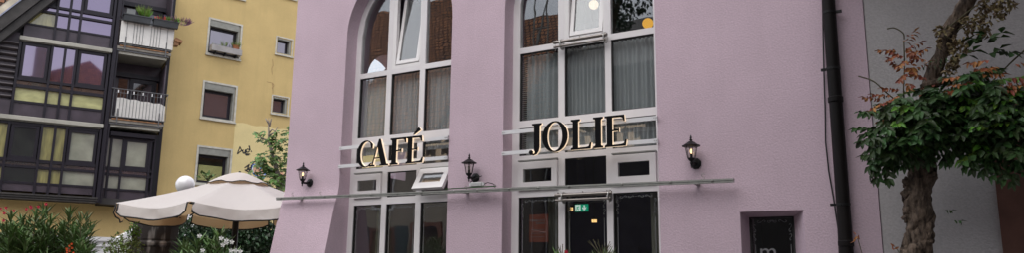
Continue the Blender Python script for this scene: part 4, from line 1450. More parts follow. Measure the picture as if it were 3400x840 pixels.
# ------------------------------------------------------------------ parasol
pc = dep(786, 700, 12.6)
ps = thing('parasol', 'large cream market parasol with black piped valance', 'parasol', (pc.x, pc.y, 0))
PR, ZH, ZA = 1.86, 2.61, 3.20
base_ang = math.atan2(-pc.y, -pc.x)      # towards the viewer
NC = 8
def cang(k): return base_ang + .05 + (k + .5) * 2 * pi / NC
def can_pt(k, s_, t_):
    """s_: 0..1 along the segment between rib k and k+1, t_: 0 centre .. 1 hem"""
    a, c = cang(k), cang(k + 1)
    A = Vector((cos(a), sin(a), 0)); B = Vector((cos(c), sin(c), 0))
    d = A.lerp(B, s_)
    d = d * (1 - .045 * sin(pi * s_) * t_)
    z = ZA - (ZA - ZH) * (t_ ** 1.12) - .085 * sin(pi * s_) * t_ ** 1.5 - .06 * sin(pi * t_)
    z += .014 * PR * t_ * (d.x * pc.x + d.y * pc.y) / Vector((pc.x, pc.y)).length
    return Vector((pc.x, pc.y, 0)) + d * PR * t_ + Vector((0, 0, z))
x = MB()
for k in range(NC):
    n, m_ = 12, 12
    G = [[x.pt(can_pt(k, i / n, .04 + .96 * j / m_)) for i in range(n + 1)] for j in range(m_ + 1)]
    for j in range(m_):
        for i in range(n):
            x.face((G[j][i], G[j][i + 1], G[j + 1][i + 1], G[j + 1][i]))
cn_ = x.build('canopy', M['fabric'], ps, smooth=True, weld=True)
def orient(o, f):
    """cream side of the cloth outwards"""
    s_ = sum(f(p) for p in o.data.polygons)
    if s_ < 0:
        bm = bmesh.new(); bm.from_mesh(o.data); bmesh.ops.reverse_faces(bm, faces=bm.faces); bm.to_mesh(o.data); bm.free()
orient(cn_, lambda p: p.normal.z)
pipe_ = MB()
for k in range(NC):
    n = 14
    gap = .035
    x = MB()
    top, bot, outw = [], [], []
    for i in range(n + 1):
        s_ = gap + (1 - 2 * gap) * i / n
        p = can_pt(k, s_, 1.0)
        rad = Vector((p.x - pc.x, p.y - pc.y, 0)).normalized()
        drop = .168 + .006 * sin(s_ * 17 + k)
        edge = min(i, n - i) / n
        if edge < .07: drop *= .80
        fl = .03 + .018 * sin(s_ * 9 + k * 2)
        top.append(p + rad * .004)
        bot.append(p + rad * fl - Vector((0, 0, drop)))
    T_ = [x.pt(p) for p in top]
    Mi = [x.pt(p.lerp(q, .5) + (p - Vector((pc.x, pc.y, p.z))).normalized() * (.020 * sin(j * 1.7 + k) + .012 * sin(j * .9 + 2 * k))) for j, (p, q) in enumerate(zip(top, bot))]
    B_ = [x.pt(p) for p in bot]
    for i in range(n):
        x.face((T_[i], T_[i + 1], Mi[i + 1], Mi[i])); x.face((Mi[i], Mi[i + 1], B_[i + 1], B_[i]))
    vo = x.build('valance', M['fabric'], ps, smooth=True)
    orient(vo, lambda p: p.normal.x * p.center.x + p.normal.y * p.center.y)
    y = MB(); y.tube([top[0]] + [bot[0]] + bot + [bot[-1]] + [top[-1]], .011, 6)
    y.build('piping', M['piping'], vo, smooth=True)
    # rib and strut
    y = MB(); y.tube([can_pt(k, 0, .05) - Vector((0, 0, .03)), can_pt(k, 0, .5) - Vector((0, 0, .03)), can_pt(k, 0, .985) - Vector((0, 0, .03))], .014, 6)
    y.tube([Vector((pc.x, pc.y, 2.5)), can_pt(k, 0, .55) - Vector((0, 0, .045))], .010, 6)
    y.build('rib', M['black'], ps)
MB().tube([(pc.x, pc.y, 0), (pc.x, pc.y, 3.18)], .05, 12).build('pole', M['black'], ps)
x = MB()
# vent cap
n, m_ = 32, 6
G = []
for j in range(m_ + 1):
    t_ = j / m_
    row = []
    for i in range(n):
        a = 2 * pi * i / n + base_ang
        rr = .49 * t_ * (1 + .04 * cos(8 * a + 1.2))
        z = 3.245 - .20 * t_ ** 1.55 + .018 * sin(8 * (a - base_ang) + .6) * t_
        row.append(x.pt((pc.x + rr * cos(a) + .0, pc.y + rr * sin(a), z)))
    G.append(row)
for j in range(m_):
    for i in range(n):
        x.face((G[j][i], G[j][(i + 1) % n], G[j + 1][(i + 1) % n], G[j + 1][i]))
rim = [Vector(x.v[q]) for q in G[-1]]
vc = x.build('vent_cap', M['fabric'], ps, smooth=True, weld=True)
orient(vc, lambda p: p.normal.z)
y = MB(); y.tube(rim + [rim[0]], .008, 6); y.build('piping', M['piping'], vc, smooth=True)
MB().lathe([(.02, 3.24), (.02, 3.26), (.01, 3.265)], (pc.x, pc.y, 0), 10).build('finial', M['black'], ps)

# ------------------------------------------------------------------ plants
def rdir(r):
    a = r.random() * 2 * pi; z = r.uniform(-1, 1); q = sqrt(1 - z * z)
    return Vector((q * cos(a), q * sin(a), z))

def oleander(name, label, base, tips, leafL, leafW, mat, flowers=(), seed=0, group=None, cat='shrub'):
    """stems from the foot to each tip, whorls of narrow leaves"""
    r = random.Random(seed)
    t = thing(name, label, cat, base, group)
    lf, sm_ = MB(), MB()
    base = Vector(base)
    for tip in tips:
        b0 = base + Vector((r.uniform(-.12, .12), r.uniform(-.12, .12), 0))
        mid = b0.lerp(tip, .6) + Vector((0, 0, .1))
        sm_.tube([b0, mid, tip], [.012, .008, .004], 5)
        axis = (tip - mid).normalized()
        L = (tip - mid).length
        for lev in range(9):
            p = tip - axis * min(L, .0 + lev * .055)
            up = 1.25 - lev * .14
            for k in range(4 if lev else 6):
                a = 2 * pi * (k / (4 if lev else 6)) + r.random() * .9 + lev * .6
                sd_ = Vector((cos(a), sin(a), 0))
                d = (sd_ * (1 if lev else .6) + axis * up + Vector((0, 0, r.uniform(-.15, .15)))).normalized()
                lf.leaf(p, d, axis + Vector((0, 0, .3)), leafL * r.uniform(.75, 1.15), leafW, .2, r.uniform(.02, .3))
    lf.build('foliage', M[mat], t)
    sm_.build('stems', M['stem'], t)
    for k, (c, R_, m) in enumerate(flowers):
        fl = MB()
        for q in range(5):
            a = 2 * pi * q / 5 + r.random() * .3
            fl.leaf(Vector(c), (RT * cos(a) + UP * sin(a) - FW * .15), -FW + UP * .5, R_, R_ * .75, .1, .05)
        fl.build('flower', M[m], t)
    return t
r = random.Random(11)
# big pink flowered oleander at the left
def tips_from(pxs, depth, spread=.35, fill=0, rr=r, ymax=900):
    out = []
    for (px, py) in pxs:
        out.append(dep(px, py + 26, depth + rr.uniform(-spread, spread)))
    return out
edge = [(10, 745), (38, 705), (70, 715), (95, 725), (118, 700), (140, 690), (152, 688), (165, 720), (130, 735), (60, 760), (205, 745), (228, 700), (232, 695), (215, 735), (245, 750), (268, 715), (285, 712), (300, 740), (250, 775), (180, 760)]
fillp = [(r.uniform(0, 300), r.uniform(745, 900)) for _ in range(170)]
bl = dep(120, 900, 8.2); bl.z = .35
oleander('oleander', 'tall oleander with deep pink flowers at the left edge', bl, tips_from(edge[:10] + [p for p in fillp if p[0] < 165], 8.2), .165, .021, 'oleander',
         [(dep(px, py, 7.8), .019, 'petal_pink') for px, py in ((2, 693), (20, 690), (14, 708), (88, 694), (102, 686), (104, 689), (128, 686), (153, 677), (46, 700), (12, 733))], 1)
br = dep(250, 900, 8.4); br.z = .35
oleander('oleander', 'oleander with bare green shoots left of the parasol', br, tips_from(edge[10:] + [p for p in fillp if p[0] >= 165], 8.5), .16, .021, 'oleander', (), 2)
# orange flowers
oc = dep(228, 822, 7.8)
og = thing('flowering_plant', 'cluster of bright orange red flowers low among the oleanders', 'flowers', (oc.x, oc.y, 1.2))
for k in range(10):
    c = oc + RT * r.uniform(-.05, .06) + UP * r.uniform(-.06, .04) + FW * r.uniform(-.1, .1)
    fl = MB()
    for q in range(5):
        a = 2 * pi * q / 5 + r.random()
        fl.leaf(c, RT * cos(a) + UP * sin(a) - FW * .3, -FW, .015, .014, .1, .05)
    fl.build('flower', M['petal_orange'], og)
fl = MB(); fl.tube([oc - Vector((0, 0, 1.1)), oc], .006, 5); fl.build('stem', M['stem'], og)
# white flowered oleander in front of the parasol pole
tp = [(608, 805), (622, 812), (655, 800), (658, 790), (690, 808), (700, 800), (722, 780), (725, 772), (748, 800), (705, 830), (735, 830), (770, 835), (640, 835), (605, 835), (680, 845), (760, 860), (620, 860), (590, 850), (790, 860)]
bw_ = dep(690, 900, 7.0); bw_.z = .35
oleander('oleander', 'white flowered oleander in front of the parasol pole', bw_, tips_from(tp, 7.0, .25), .15, .022, 'oleander',
         [(dep(px, py, 6.55), .024, 'petal_white') for px, py in ((663, 783), (735, 791), (740, 813), (752, 805), (770, 803), (673, 831), (768, 832), (783, 832), (798, 834), (752, 798))], 3)

def shrub(name, label, cat, c, rx, ry, rz, n, L, w, mat, seed=0, group=None, trunk=None, gaps=.35, base=None, sub=None):
    r = random.Random(seed)
    c = Vector(c)
    t = thing(name, label, cat, (c.x, c.y, 0) if base is None else base, group)
    lf = MB()
    k = 0
    while k < n:
        d = rdir(r)
        rr = r.random() ** .45
        p = Vector((d.x * rx * rr, d.y * ry * rr, d.z * rz * rr))
        bump = 1 + .25 * noise.noise((c + p) * 1.8)
        if rr > .9 * bump: 
            k += 1; continue
        if noise.noise((c + p) * 4.5 / max(.5, rx)) < -gaps + .1: 
            k += 1; continue
        q = c + p
        out = (d + rdir(r) * .9 + Vector((0, 0, -.1))).normalized()
        for j in range(3):
            lf.leaf(q + rdir(r) * L * .4, (out + rdir(r) * .8).normalized(), rdir(r) + Vector((0, 0, 1)), L * r.uniform(.6, 1.2), w, .2, .15)
        k += 1
    lf.build('foliage', M[mat], t)
    if trunk:
        s = MB()
        for k in range(7):
            a = 2 * pi * k / 7
            s.tube([Vector((c.x, c.y, 0)), Vector((c.x, c.y, max(.2, c.z - rz))), c + Vector((cos(a) * rx * .6, sin(a) * ry * .6, rz * .4))], [trunk, trunk * .8, .006], 6)
        s.build('trunk', M['stem'], t)
    return t
c1 = dep(405, 850, 12.4)
shrub('shrub', 'pale green small leaved shrub beside the dark stone pillar', 'shrub', c1, .36, .36, .40, 900, .05, .025, 'shrub', 4, trunk=.03)
c2 = dep(430, 788, 12.6)
shrub('shrub', 'thin yellow green sprig reaching up under the parasol edge', 'shrub', dep(445, 765, 12.8), .14, .14, .16, 90, .055, .025, 'leaf_bright', 5, trunk=.012)
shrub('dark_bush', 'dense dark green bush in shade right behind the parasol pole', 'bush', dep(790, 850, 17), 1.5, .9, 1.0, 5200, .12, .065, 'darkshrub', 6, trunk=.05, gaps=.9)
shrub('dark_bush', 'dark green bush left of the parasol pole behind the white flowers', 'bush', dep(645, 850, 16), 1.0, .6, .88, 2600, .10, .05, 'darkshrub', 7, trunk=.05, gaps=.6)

# fig tree
def figleaf(b, p, d, nrm, L, r):
    d = d.normalized(); sd_ = d.cross(nrm).normalized()
    for an, k in ((0, 1), (.75, .8), (-.75, .8), (1.6, .5), (-1.6, .5)):
        b.leaf(p, d * cos(an) + sd_ * sin(an), nrm, L * k, L * .38, .12, .12)
fb_ = dep(925, 840, 15); fb_.z = 0
ft = thing('fig_tree', 'fig tree with pale bare twigs between parasol and pink wall', 'tree', fb_)
b = MB()
def D(px, py, dd=15): return dep(px, py, dd)
trunkp = [fb_, D(938, 700), D(930, 610), D(915, 550), D(900, 500), D(893, 468), D(893, 440), D(892, 415), D(893, 392)]
b.tube(trunkp, [.07, .06, .05, .042, .03, .022, .016, .01, .005], 7, wob=.15)
brs = [[D(900, 500), D(920, 480), D(938, 460)], [D(893, 468), D(872, 460), D(862, 452)], [D(895, 440), D(905, 430), D(918, 440)], [D(915, 550), D(890, 518), D(880, 520)], [D(895, 420), D(900, 400), D(902, 393)], [D(893, 410), D(885, 398), D(882, 392)], [D(893, 450), D(912, 440), D(925, 420)], [D(930, 600), D(905, 570), D(880, 560)], [D(930, 610), D(945, 580), D(960, 550)], [D(938, 700), D(900, 640), D(870, 600)]]
for q in brs:
    b.tube(q, [.02, .013, .005], 6)
b.build('trunk', M['figbark'], ft, smooth=True)
b = MB()
r = random.Random(21)
cl = [(860, 450, .15, 9), (890, 552, .33, 36), (925, 530, .32, 30), (900, 598, .36, 44), (940, 590, .36, 32), (918, 465, .2, 14), (938, 455, .22, 14), (868, 592, .25, 20), (893, 450, .1, 4), (940, 500, .26, 16), (872, 545, .16, 9), (930, 650, .36, 40)]
for px, py, R_, n in cl:
    c = D(px, py)
    for i in range(n):
        p = c + rdir(r) * R_ * r.random() ** .5
        a = r.random() * 2 * pi
        figleaf(b, p, Vector((cos(a), sin(a), r.uniform(-.7, .1))), Vector((0, 0, 1)) - FW * r.uniform(.2, 1.1) + rdir(r) * .3, r.uniform(.09, .16), r)
b.build('crown', M['fig'], ft)
shrub('fig_sprout', 'few leaves poking up before the lowest yellow house window', 'plant', dep(690, 586, 16), .2, .2, .08, 22, .10, .05, 'fig', 8, trunk=.012)

# ------------------------------------------------------------------ wisteria
wb = at(3048, 840, 7.4); 
wt = thing('wisteria', 'old twisted wisteria trunk with dark pinnate leaves before the grey wall', 'tree', (wb.x, 7.4, 0))
def A(px, py, Y=7.4): return at(px, py, Y)
def dens(pts, rad, k=5):
    P, R_ = [], []
    n = len(pts)
    for i in range(n - 1):
        p0 = pts[max(i - 1, 0)]; p1 = pts[i]; p2 = pts[i + 1]; p3 = pts[min(i + 2, n - 1)]
        for j in range(k):
            t = j / k
            P.append(.5 * ((2 * p1) + (p2 - p0) * t + (2 * p0 - 5 * p1 + 4 * p2 - p3) * t * t + (3 * p1 - p0 - 3 * p2 + p3) * t ** 3))
            R_.append(rad[i] + (rad[i + 1] - rad[i]) * t)
    P.append(pts[-1]); R_.append(rad[-1])
    return P, R_
b = MB()
base = A(3048, 900); base.z = 0
P, R_ = dens([base, A(3048, 900), A(3044, 820), A(3052, 740), A(3046, 660), A(3060, 580), A(3062, 500), A(3085, 420), A(3110, 330)], [.15, .115, .105, .10, .105, .10, .115, .12, .08], 9)
b.tube(P, R_, 34, wob=.42, seed=3, ws=9)
for k, ph in enumerate((0, 2.4, 4.2)):       # strands that wind round the main stem
    Q = []
    for i, (p, q) in enumerate(zip(P[9:], R_[9:])):
        a = ph + i * .11
        Q.append(p + Vector((cos(a), sin(a), 0)) * q * .72)
    b.tube(Q, [.042] * len(Q), 14, wob=.5, seed=k * 7, ws=14)
for px, py, sz in ((3012, 605, .04), (3010, 640, .03), (3018, 700, .045), (3070, 700, .04), (3052, 755, .045), (3092, 580, .03), (3020, 815, .035), (3085, 800, .03), (3040, 520, .05), (3075, 640, .03), (3010, 730, .03)):
    n0 = len(b.v)
    b.sphere(A(px, py, 7.35), sz * 1.1, 12, 8)
    cc = A(px, py, 7.35)
    for q in range(n0, len(b.v)):
        b.v[q] = cc + (b.v[q] - cc) * (1 + 1.1 * noise.noise(b.v[q] * 28))
b.build('trunk', M['bark'], wt, smooth=True)
b = MB()
P, R_ = dens([A(3090, 420), A(3080, 300, 7.35), A(3105, 240, 7.35), A(3128, 170, 7.35), A(3150, 110, 7.35), A(3190, 40, 7.35), A(3225, -20, 7.35), A(3270, -120, 7.4)], [.075, .06, .058, .055, .06, .062, .062, .06], 8)
b.tube(P, R_, 18, wob=.28, seed=9, ws=8)
P, R_ = dens([A(3060, 292, 7.3), A(3100, 278, 7.28), A(3140, 268, 7.3), A(3170, 280, 7.35)], [.03, .04, .035, .02], 6)
b.tube(P, R_, 12, wob=.3, seed=4, ws=8)
b.build('limb', M['bark'], wt, smooth=True, label='pale grey slanting limb above the foliage')
b = MB()
for q in ([(3150, 90), (3200, 50), (3260, 5), (3290, -20)], [(3180, 100), (3235, 60), (3280, 0), (3300, -30)], [(3148, 82), (3135, 110), (3160, 130), (3200, 135), (3235, 115)], [(3325, 240), (3370, 195), (3410, 165)], [(3240, 330), (3300, 265), (3350, 215), (3410, 160)], [(2850, 253), (2900, 270), (2940, 305), (2970, 330)], [(3002, 130), (2998, 110), (2970, 93), (2945, 96)], [(3000, 300), (3003, 220), (3001, 135)]):
    P, R_ = dens([A(x_, y_, 7.25) for x_, y_ in q], [.006] * len(q), 5)
    b = MB(); b.tube(P, R_, 5); b.build('vine_shoot', M['stem'], wt)

leafB = {k: MB() for k in ('leaf', 'leaf_bright', 'leaf_orange', 'leaf_dry')}
r = random.Random(33)
def spray(p, d, L, n, m, LL=.075, ww=.034, droop=.6):
    b = leafB[m]
    d = d.normalized()
    q = Vector(p)
    step = L / n
    ln = d.cross(Vector((0, 0, 1)))
    if ln.length < .1: ln = Vector((1, 0, 0))
    ln.normalize()
    for i in range(n):
        d = (d + Vector((0, 0, -droop * step * 3))).normalized()
        q2 = q + d * step
        nn = (ln.cross(d) - FW * .9 + rdir(r) * .45).normalized()
        for s_ in (-1, 1):
            ld = (ln * s_ * .9 + d * .45 + Vector((0, 0, -.55)) + rdir(r) * .35).normalized()
            b.leaf(q2, ld, nn, LL * r.uniform(.75, 1.1) * (1 - .25 * abs(i - n / 2) / n), ww, .18, r.uniform(.05, .3))
        q = q2
    b.leaf(q, d, ln.cross(d), LL, ww, .18, .15)
clumps = [(2962, 500, .10, 14), (2995, 440, .15, 24), (3010, 400, .20, 30), (3060, 385, .20, 32), (3110, 380, .20, 32), (3160, 370, .22, 34), (3210, 375, .22, 36), (3270, 385, .24, 40), (3330, 390, .24, 40), (3390, 400, .24, 36), (3015, 355, .10, 12), (3150, 330, .12, 14),
          (3230, 310, .16, 20), (3300, 320, .18, 24), (3370, 330, .18, 26), (3250, 440, .18, 26), (3330, 460, .2, 30), (3200, 280, .08, 8), (3040, 460, .13, 18), (3120, 450, .13, 14), (2945, 500, .06, 7), (3400, 470, .2, 22), (3175, 440, .10, 12)]
for px, py, R_, n in clumps:
    for i in range(n):
        c = A(px, py, 7.4) + Vector((r.uniform(-1, 1) * R_, r.uniform(-.38, .2), r.uniform(-.8, .8) * R_ * .8))
        a = r.uniform(pi * .95, pi * 2.05)
        d = Vector((cos(a), sin(a) * .9, r.uniform(-.5, .35)))
        m = 'leaf'
        if r.random() < .10: m = 'leaf_bright'
        spray(c, d, r.uniform(.14, .24), r.choice((3, 4, 5)), m, r.uniform(.08, .115), r.uniform(.038, .054))
# hanging tips under the crown
for px, py in ((2905, 520), (2925, 530), (2950, 500), (3210, 500), (3235, 520), (3250, 500), (3300, 520), (3340, 540), (3220, 480), (3375, 560), (2915, 560), (3280, 480), (3150, 470), (3010, 490), (3035, 500), (3060, 485), (3085, 505), (3110, 490), (2985, 515), (2930, 545), (2945, 560), (3265, 530), (3320, 545), (3190, 500)):
    for _ in range(2):
        spray(A(px + r.uniform(-12, 12), py - 50, 7.2), Vector((r.uniform(-.5, .5), -.2, -1)), .22, 4, 'leaf', .09, .04, .3)
for px, py in ((3395, 360), (3385, 330), (3370, 375), (3400, 400)):
    spray(A(px, py, 6.95), Vector((-1, -.3, .1)), .16, 3, 'leaf_bright', .08, .036)
# upright bronze shoot on the left, bronze tips on the right
for px, py, dx in ((3000, 235, -.2), (3006, 215, .3), (3005, 190, -.4), (3002, 170, .5), (3004, 150, .2), (2996, 300, -.7), (2962, 318, -.8), (2930, 330, -.7), (3012, 180, .9), (2985, 170, -.9), (2950, 375, -.8), (3040, 300, .8), (3010, 265, .1), (3025, 235, .5)):
    spray(A(px, py, 7.25), Vector((dx, -.15, .25)), .14, 5, 'leaf_orange', .062, .03, .5)
    spray(A(px + 6, py + 8, 7.2), Vector((dx * .7, -.3, -.25)), .11, 4, 'leaf_orange', .055, .028, .5)
for px, py, dx in ((3300, 285, 1), (3330, 275, 1), (3360, 265, 1), (3250, 250, .3), (3240, 270, -.4), (3225, 290, -.5), (3215, 250, -.3), (3380, 215, 1), (3350, 215, 1), (3275, 300, .8), (3290, 200, -.2), (3345, 260, .9), (3235, 235, .1)):
    spray(A(px, py, 7.0), Vector((dx, -.1, .0)), .16, 4, 'leaf_orange', .075, .036, .4)
for px, py in ((3290, 120), (3320, 140), (3300, 175), (3330, 130), (3270, 190), (3200, 200)):
    spray(A(px, py, 7.25), Vector((r.uniform(-1, 1), -.2, r.uniform(-.3, .6))), .13, 2, 'leaf', .11, .055)
for px, py in ((3030, 235), (3050, 220), (3070, 210)):
    spray(A(px, py, 7.2), Vector((1, -.1, .3)), .2, 5, 'leaf', .05, .012)
# withered hanging leaves
for (xa, ya, xb, yb, n, sp) in ((3270, -20, 3275, 120, 70, 12), (3255, 20, 3265, 110, 40, 10), (3330, -20, 3320, 60, 60, 22), (3290, 10, 3320, 60, 40, 18), (3130, 90, 3130, 110, 34, 22), (3120, 120, 3115, 150, 24, 10), (3185, 120, 3200, 170, 60, 22), (3160, 140, 3175, 210, 70, 14), (3200, 55, 3215, 110, 40, 14), (3170, 210, 3150, 240, 40, 22), (3250, 60, 3225, 100, 30, 16), (3360, 0, 3350, 25, 18, 12), (3160, 300, 3165, 330, 20, 14)):
    for i in range(n):
        t_ = r.random()
        p = A(xa + (xb - xa) * t_ + r.uniform(-sp, sp), ya + (yb - ya) * t_ + r.uniform(-8, 8), 7.2 + r.uniform(-.06, .12))
        leafB['leaf_dry'].leaf(p, rdir(r) + Vector((0, 0, -.7)), rdir(r), r.uniform(.03, .055), r.uniform(.018, .03), .5, .4)
for px, py in ((3150, 735), (3120, 700)):
    spray(A(px, py, 7.3), Vector((.7, -.1, .1)), .08, 2, 'leaf', .055, .026)
lab = {'leaf': None, 'leaf_bright': 'bright green young leaves', 'leaf_orange': 'bronze orange young leaves', 'leaf_dry': 'withered brown leaves and pods hanging above'}
for k, bb in leafB.items():
    bb.build('foliage', M[k], wt, label=lab[k])
# small self sown sprigs at the foot of the wall
for (px, py, dx, label) in ((2860, 805, .3, 'thin bronze sprig growing beside the downpipe foot'), (2990, 825, -.4, 'thin red leaved sprig left of the wisteria trunk')):
    b = MB(); p0 = A(px, 905, 7.8); p0.z = .0
    p1 = A(px + 5, 850, 7.8); p2 = A(px - 12, 790 if dx > 0 else 826, 7.8)
    b.tube([p0, p1, p2], .004, 5)
    t = thing('sprig', label, 'plant', (p0.x, 7.8, 0))
    b.build('stem', M['stem'], t)
    b = MB()
    for i in range(7):
        b.leaf(p2 + Vector((r.uniform(-.03, .03), 0, r.uniform(-.04, .03))), rdir(r), rdir(r), .05, .022)
    b.build('leaves', M['leaf_orange'], t)

# ------------------------------------------------------------------ potted plants before the JOLIE window
def potplant(px, tips, leafspread, flower, label, seed):
    r = random.Random(seed)
    p0 = at(px, 900, 7.7); p0.z = 0
    t = thing('potted_plant', label, 'potted plant', p0)
    MB().lathe([(.16, 0), (.21, .5), (.22, .52), (.19, .52), (.18, .46)], p0, 16).build('pot', M['planter'], t)
    b = MB(); tw = MB()
    top = Vector((p0.x, p0.y, 1.80))
    for i in range(46):
        a = r.random() * 2 * pi
        d = Vector((cos(a) * .6, sin(a) * .6, 1)).normalized()
        b.leaf(top + Vector((cos(a), sin(a), 0)) * leafspread * r.random() + Vector((0, 0, r.uniform(-.12, .0))), d, Vector((cos(a + 1.6), sin(a + 1.6), 0)), r.uniform(.1, .17), .014, .2, .1)
    for q in tips:
        e = at(q[0], q[1], 7.7 + r.uniform(-.08, .08))
        tw.tube([Vector((p0.x, p0.y, .5)), top.lerp(e, .2), e], [.009, .005, .0028], 5)
        tw.sphere(e, .006, 6, 4)
        tw.tube([top.lerp(e, .6), e + Vector((r.uniform(-.04, .04), 0, r.uniform(-.03, .0)))], .0025, 4)
    b.build('foliage', M['oleander'], t); tw.build('twigs', M['stem'], t)
    if flower:
        c = at(*flower, 7.6)
        f_ = MB()
        for q in range(5):
            a = 2 * pi * q / 5
            f_.leaf(c, RT * cos(a) + UP * sin(a), -FW, .026, .02)
        f_.build('flower', M['petal_pink'], t)
potplant(2000, [(1958, 800), (1970, 796), (1986, 797), (2000, 815), (2025, 803), (2022, 817), (2028, 818), (2028, 830), (2026, 838), (2010, 808)], .12, None, 'narrow leaved potted plant with seed twigs below the lower tube lamp', 1)
potplant(1868, [(1852, 815), (1868, 812), (1860, 822), (1890, 830)], .05, (1880, 836), 'small potted plant with one pink flower at the café window', 2)

# ------------------------------------------------------------------ houses across the street (seen in the glass)
oh = thing('opposite_house', 'beige house with clay roof and teal shutters, mirrored in the café glass', 'building', (-14, -8, 0))
b = MB()
b.box((-27, -13, 0), (-13.0, -5.0, 6.6)); b.build('wall', M['beige'], oh)
RX = lambda a, b_, w: (w, a, b_)
b = MB(); b.prism([(-4.4, 6.3), (-9, 13.1), (-13.6, 6.3), (-13.6, 6.6), (-9, 13.4), (-4.4, 6.6)], -27.4, -15.6, RX); b.build('roof', M['tile'], oh)
b = MB(); b.prism([(-4.5, 6.2), (-9, 11.5), (-13.5, 6.2), (-13.5, 6.5), (-9, 11.8), (-4.5, 6.5)], -15.55, -12.7, RX); b.build('roof', M['tile'], oh)
b = MB(); b.box((-27, -4.5, 6.1), (-12.9, -4.3, 6.25)); b.build('gutter', M['gut'], oh)
b = MB(); b.outline([[(-16.95, 0), (-15.7, 0), (-15.7, 3.4), (-16.95, 3.4)], [(-16.8, .1), (-15.85, .1), (-15.85, 3.25), (-16.8, 3.25)]], -4.9, -4.998, XZ); df = b.build('door_frame', M['door'], oh)
b = MB(); b.box((-16.8, -4.996, .1), (-15.85, -4.95, 3.25)); b.build('door', M['darkpane'], df)
an = thing('sky_block_annex', 'dark block added across the street to keep reflected sky out of the café glass', 'building', (-5, -9, 0))  # added mass, tall enough to block bright sky in the reflections
b = MB(); b.box((-12.6, -13, 0), (1.9, -7.05, 8.62)); b.build('wall', M['fascia'], an)
b = MB(); b.prism([(-6.6, 8.4), (-13.4, 12.4), (-13.4, 12.6), (-6.6, 8.6)], -12.65, 1.9, RX); b.build('roof', M['fascia'], an)
rh = thing('rear_house', 'brown roofed house behind the café, mirrored in the yellow wall windows', 'building', (0, 24, 0))
b = MB(); b.box((-6.6, 18, 0), (7, 30, 8.6)); b.build('wall', M['beige'], rh)
b = MB(); b.prism([(-7.4, 8.4), (0, 14.4), (7.4, 8.4), (7.4, 8.7), (0, 14.7), (-7.4, 8.7)], 17.4, 30.5, XZ); b.build('roof', M['brownwall'], rh)
for cx in (-22.0, -18.3, -14.3):
    w_ = MB(); w_.outline([[(cx - .6, 1.2), (cx + .6, 1.2), (cx + .6, 3.25), (cx - .6, 3.25)], [(cx - .5, 1.3), (cx - .04, 1.3), (cx - .04, 3.15), (cx - .5, 3.15)], [(cx + .04, 1.3), (cx + .5, 1.3), (cx + .5, 3.15), (cx + .04, 3.15)]], -4.96, -4.998, XZ)
    wo_ = w_.build('window', M['door'], oh)
    g_ = MB(); g_.box((cx - .5, -4.996, 1.3), (cx + .5, -4.985, 3.15)); g_.build('pane', M['darkpane'], wo_)
    for sx in (-1, 1):
        s_ = MB(); x0, x1 = sorted((cx + sx * .62, cx + sx * 1.18))
        s_.box((x0, -4.996, 1.15), (x1, -4.95, 3.3))
        for k in range(22):
            s_.box((x0 + .06, -4.948, 1.22 + k * .09), (x1 - .06, -4.93, 1.275 + k * .09))
        s_.build('shutter', M['shutter'], oh)
for cx in (-22, -18.3, -14.3):
    w_ = MB(); w_.outline([[(cx - .5, 3.9), (cx + .5, 3.9), (cx + .5, 5.2), (cx - .5, 5.2)], [(cx - .42, 3.98), (cx - .03, 3.98), (cx - .03, 5.12), (cx - .42, 5.12)], [(cx + .03, 3.98), (cx + .42, 3.98), (cx + .42, 5.12), (cx + .03, 5.12)]], -4.94, -4.998, XZ)
    wo_ = w_.build('window', M['white'], oh)
    g_ = MB(); g_.box((cx - .42, -4.996, 3.98), (cx + .42, -4.985, 5.12)); g_.build('pane', M['darkpane'], wo_)
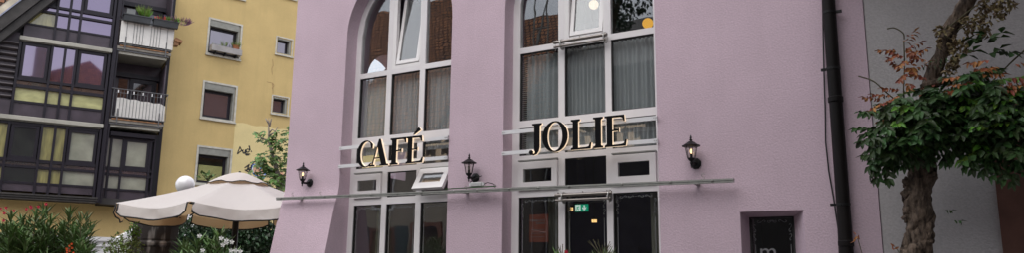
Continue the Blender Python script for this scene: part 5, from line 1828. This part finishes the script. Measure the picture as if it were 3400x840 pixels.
# scaffold pole frame behind that roof
sc = thing('scaffold', 'thin scaffold frame standing beside the opposite roof, mirrored in the JOLIE arch', 'scaffold', (-12.1, -5.5, 0))
b = MB()
for x_ in (-12.4, -11.9):
    b.tube([(x_, -5.5, 0), (x_, -5.5, 13)], .03, 6)
for z in (3, 6, 8, 10, 12):
    b.tube([(-12.4, -5.5, z), (-11.9, -5.5, z)], .03, 6)
b.tube([(-12.4, -5.5, 9), (-11.9, -5.5, 11)], .03, 6); b.tube([(-12.4, -5.5, 11), (-11.9, -5.5, 13)], .03, 6)
b.build('poles', M['rodm'], sc)
shrub('street_tree', 'tree across the street, mirrored in the right of the JOLIE arch', 'tree', (-9.4, -5.0, 11.6), 1.7, 1.6, 2.6, 3000, .16, .08, 'darkshrub', 9, trunk=.16, gaps=.25)
# small gabled house far behind the end window
gx = thing('far_house', 'yellow gabled house seen through the café end window', 'building', (-22, 33, 0))
d0 = Vector((-22.6, 27.5, 0)); ux = Vector((.74, .67, 0)); un = Vector((.67, -.74, 0))
TG = lambda u, w, z: d0 + ux * u + un * w + Vector((0, 0, z))
b = MB(TG); b.prism([(-3, 0), (3, 0), (3, 8.2), (0, 11.6), (-3, 8.2)], -6, 0, XZ); b.build('wall', M['yellow2'], gx)
b = MB(TG); b.prism([(-3.4, 7.8), (0, 11.7), (3.4, 7.8), (3.4, 8.1), (0, 12.05), (-3.4, 8.1)], -6.3, .3, XZ); b.build('roof', M['tile'], gx)
# beams and leaves added overhead, out of view, to shade the grey wall
pg = thing('shade_pergola', 'unseen timber beams with leaves, added to shade the grey wall', 'shade_pergola', (1, 6.5, 0))
for y_ in (5.2, 6.2, 7.2, 7.8):
    b = MB(); b.box((-.9, y_ - .05, 4.95), (1.94, y_ + .05, 5.1)); b.build('beam', M['fascia'], pg)
for x_ in (-.7, 1.8):
    b = MB(); b.box((x_ - .06, 4.9, 4.8), (x_ + .06, 7.99, 4.945)); b.build('bearer', M['fascia'], pg)
r = random.Random(77)
leafB = {k: MB() for k in ('leaf', 'leaf_bright', 'leaf_orange', 'leaf_dry')}
for i in range(300):
    p = Vector((r.uniform(-1.0, 2.1), r.uniform(4.8, 7.8), r.uniform(5.1, 5.5)))
    spray(p, Vector((r.uniform(-1, 1), r.uniform(-1, 1), .2)), .3, 5, 'leaf', .1, .05)
leafB['leaf'].build('foliage', M['leaf'], wt)
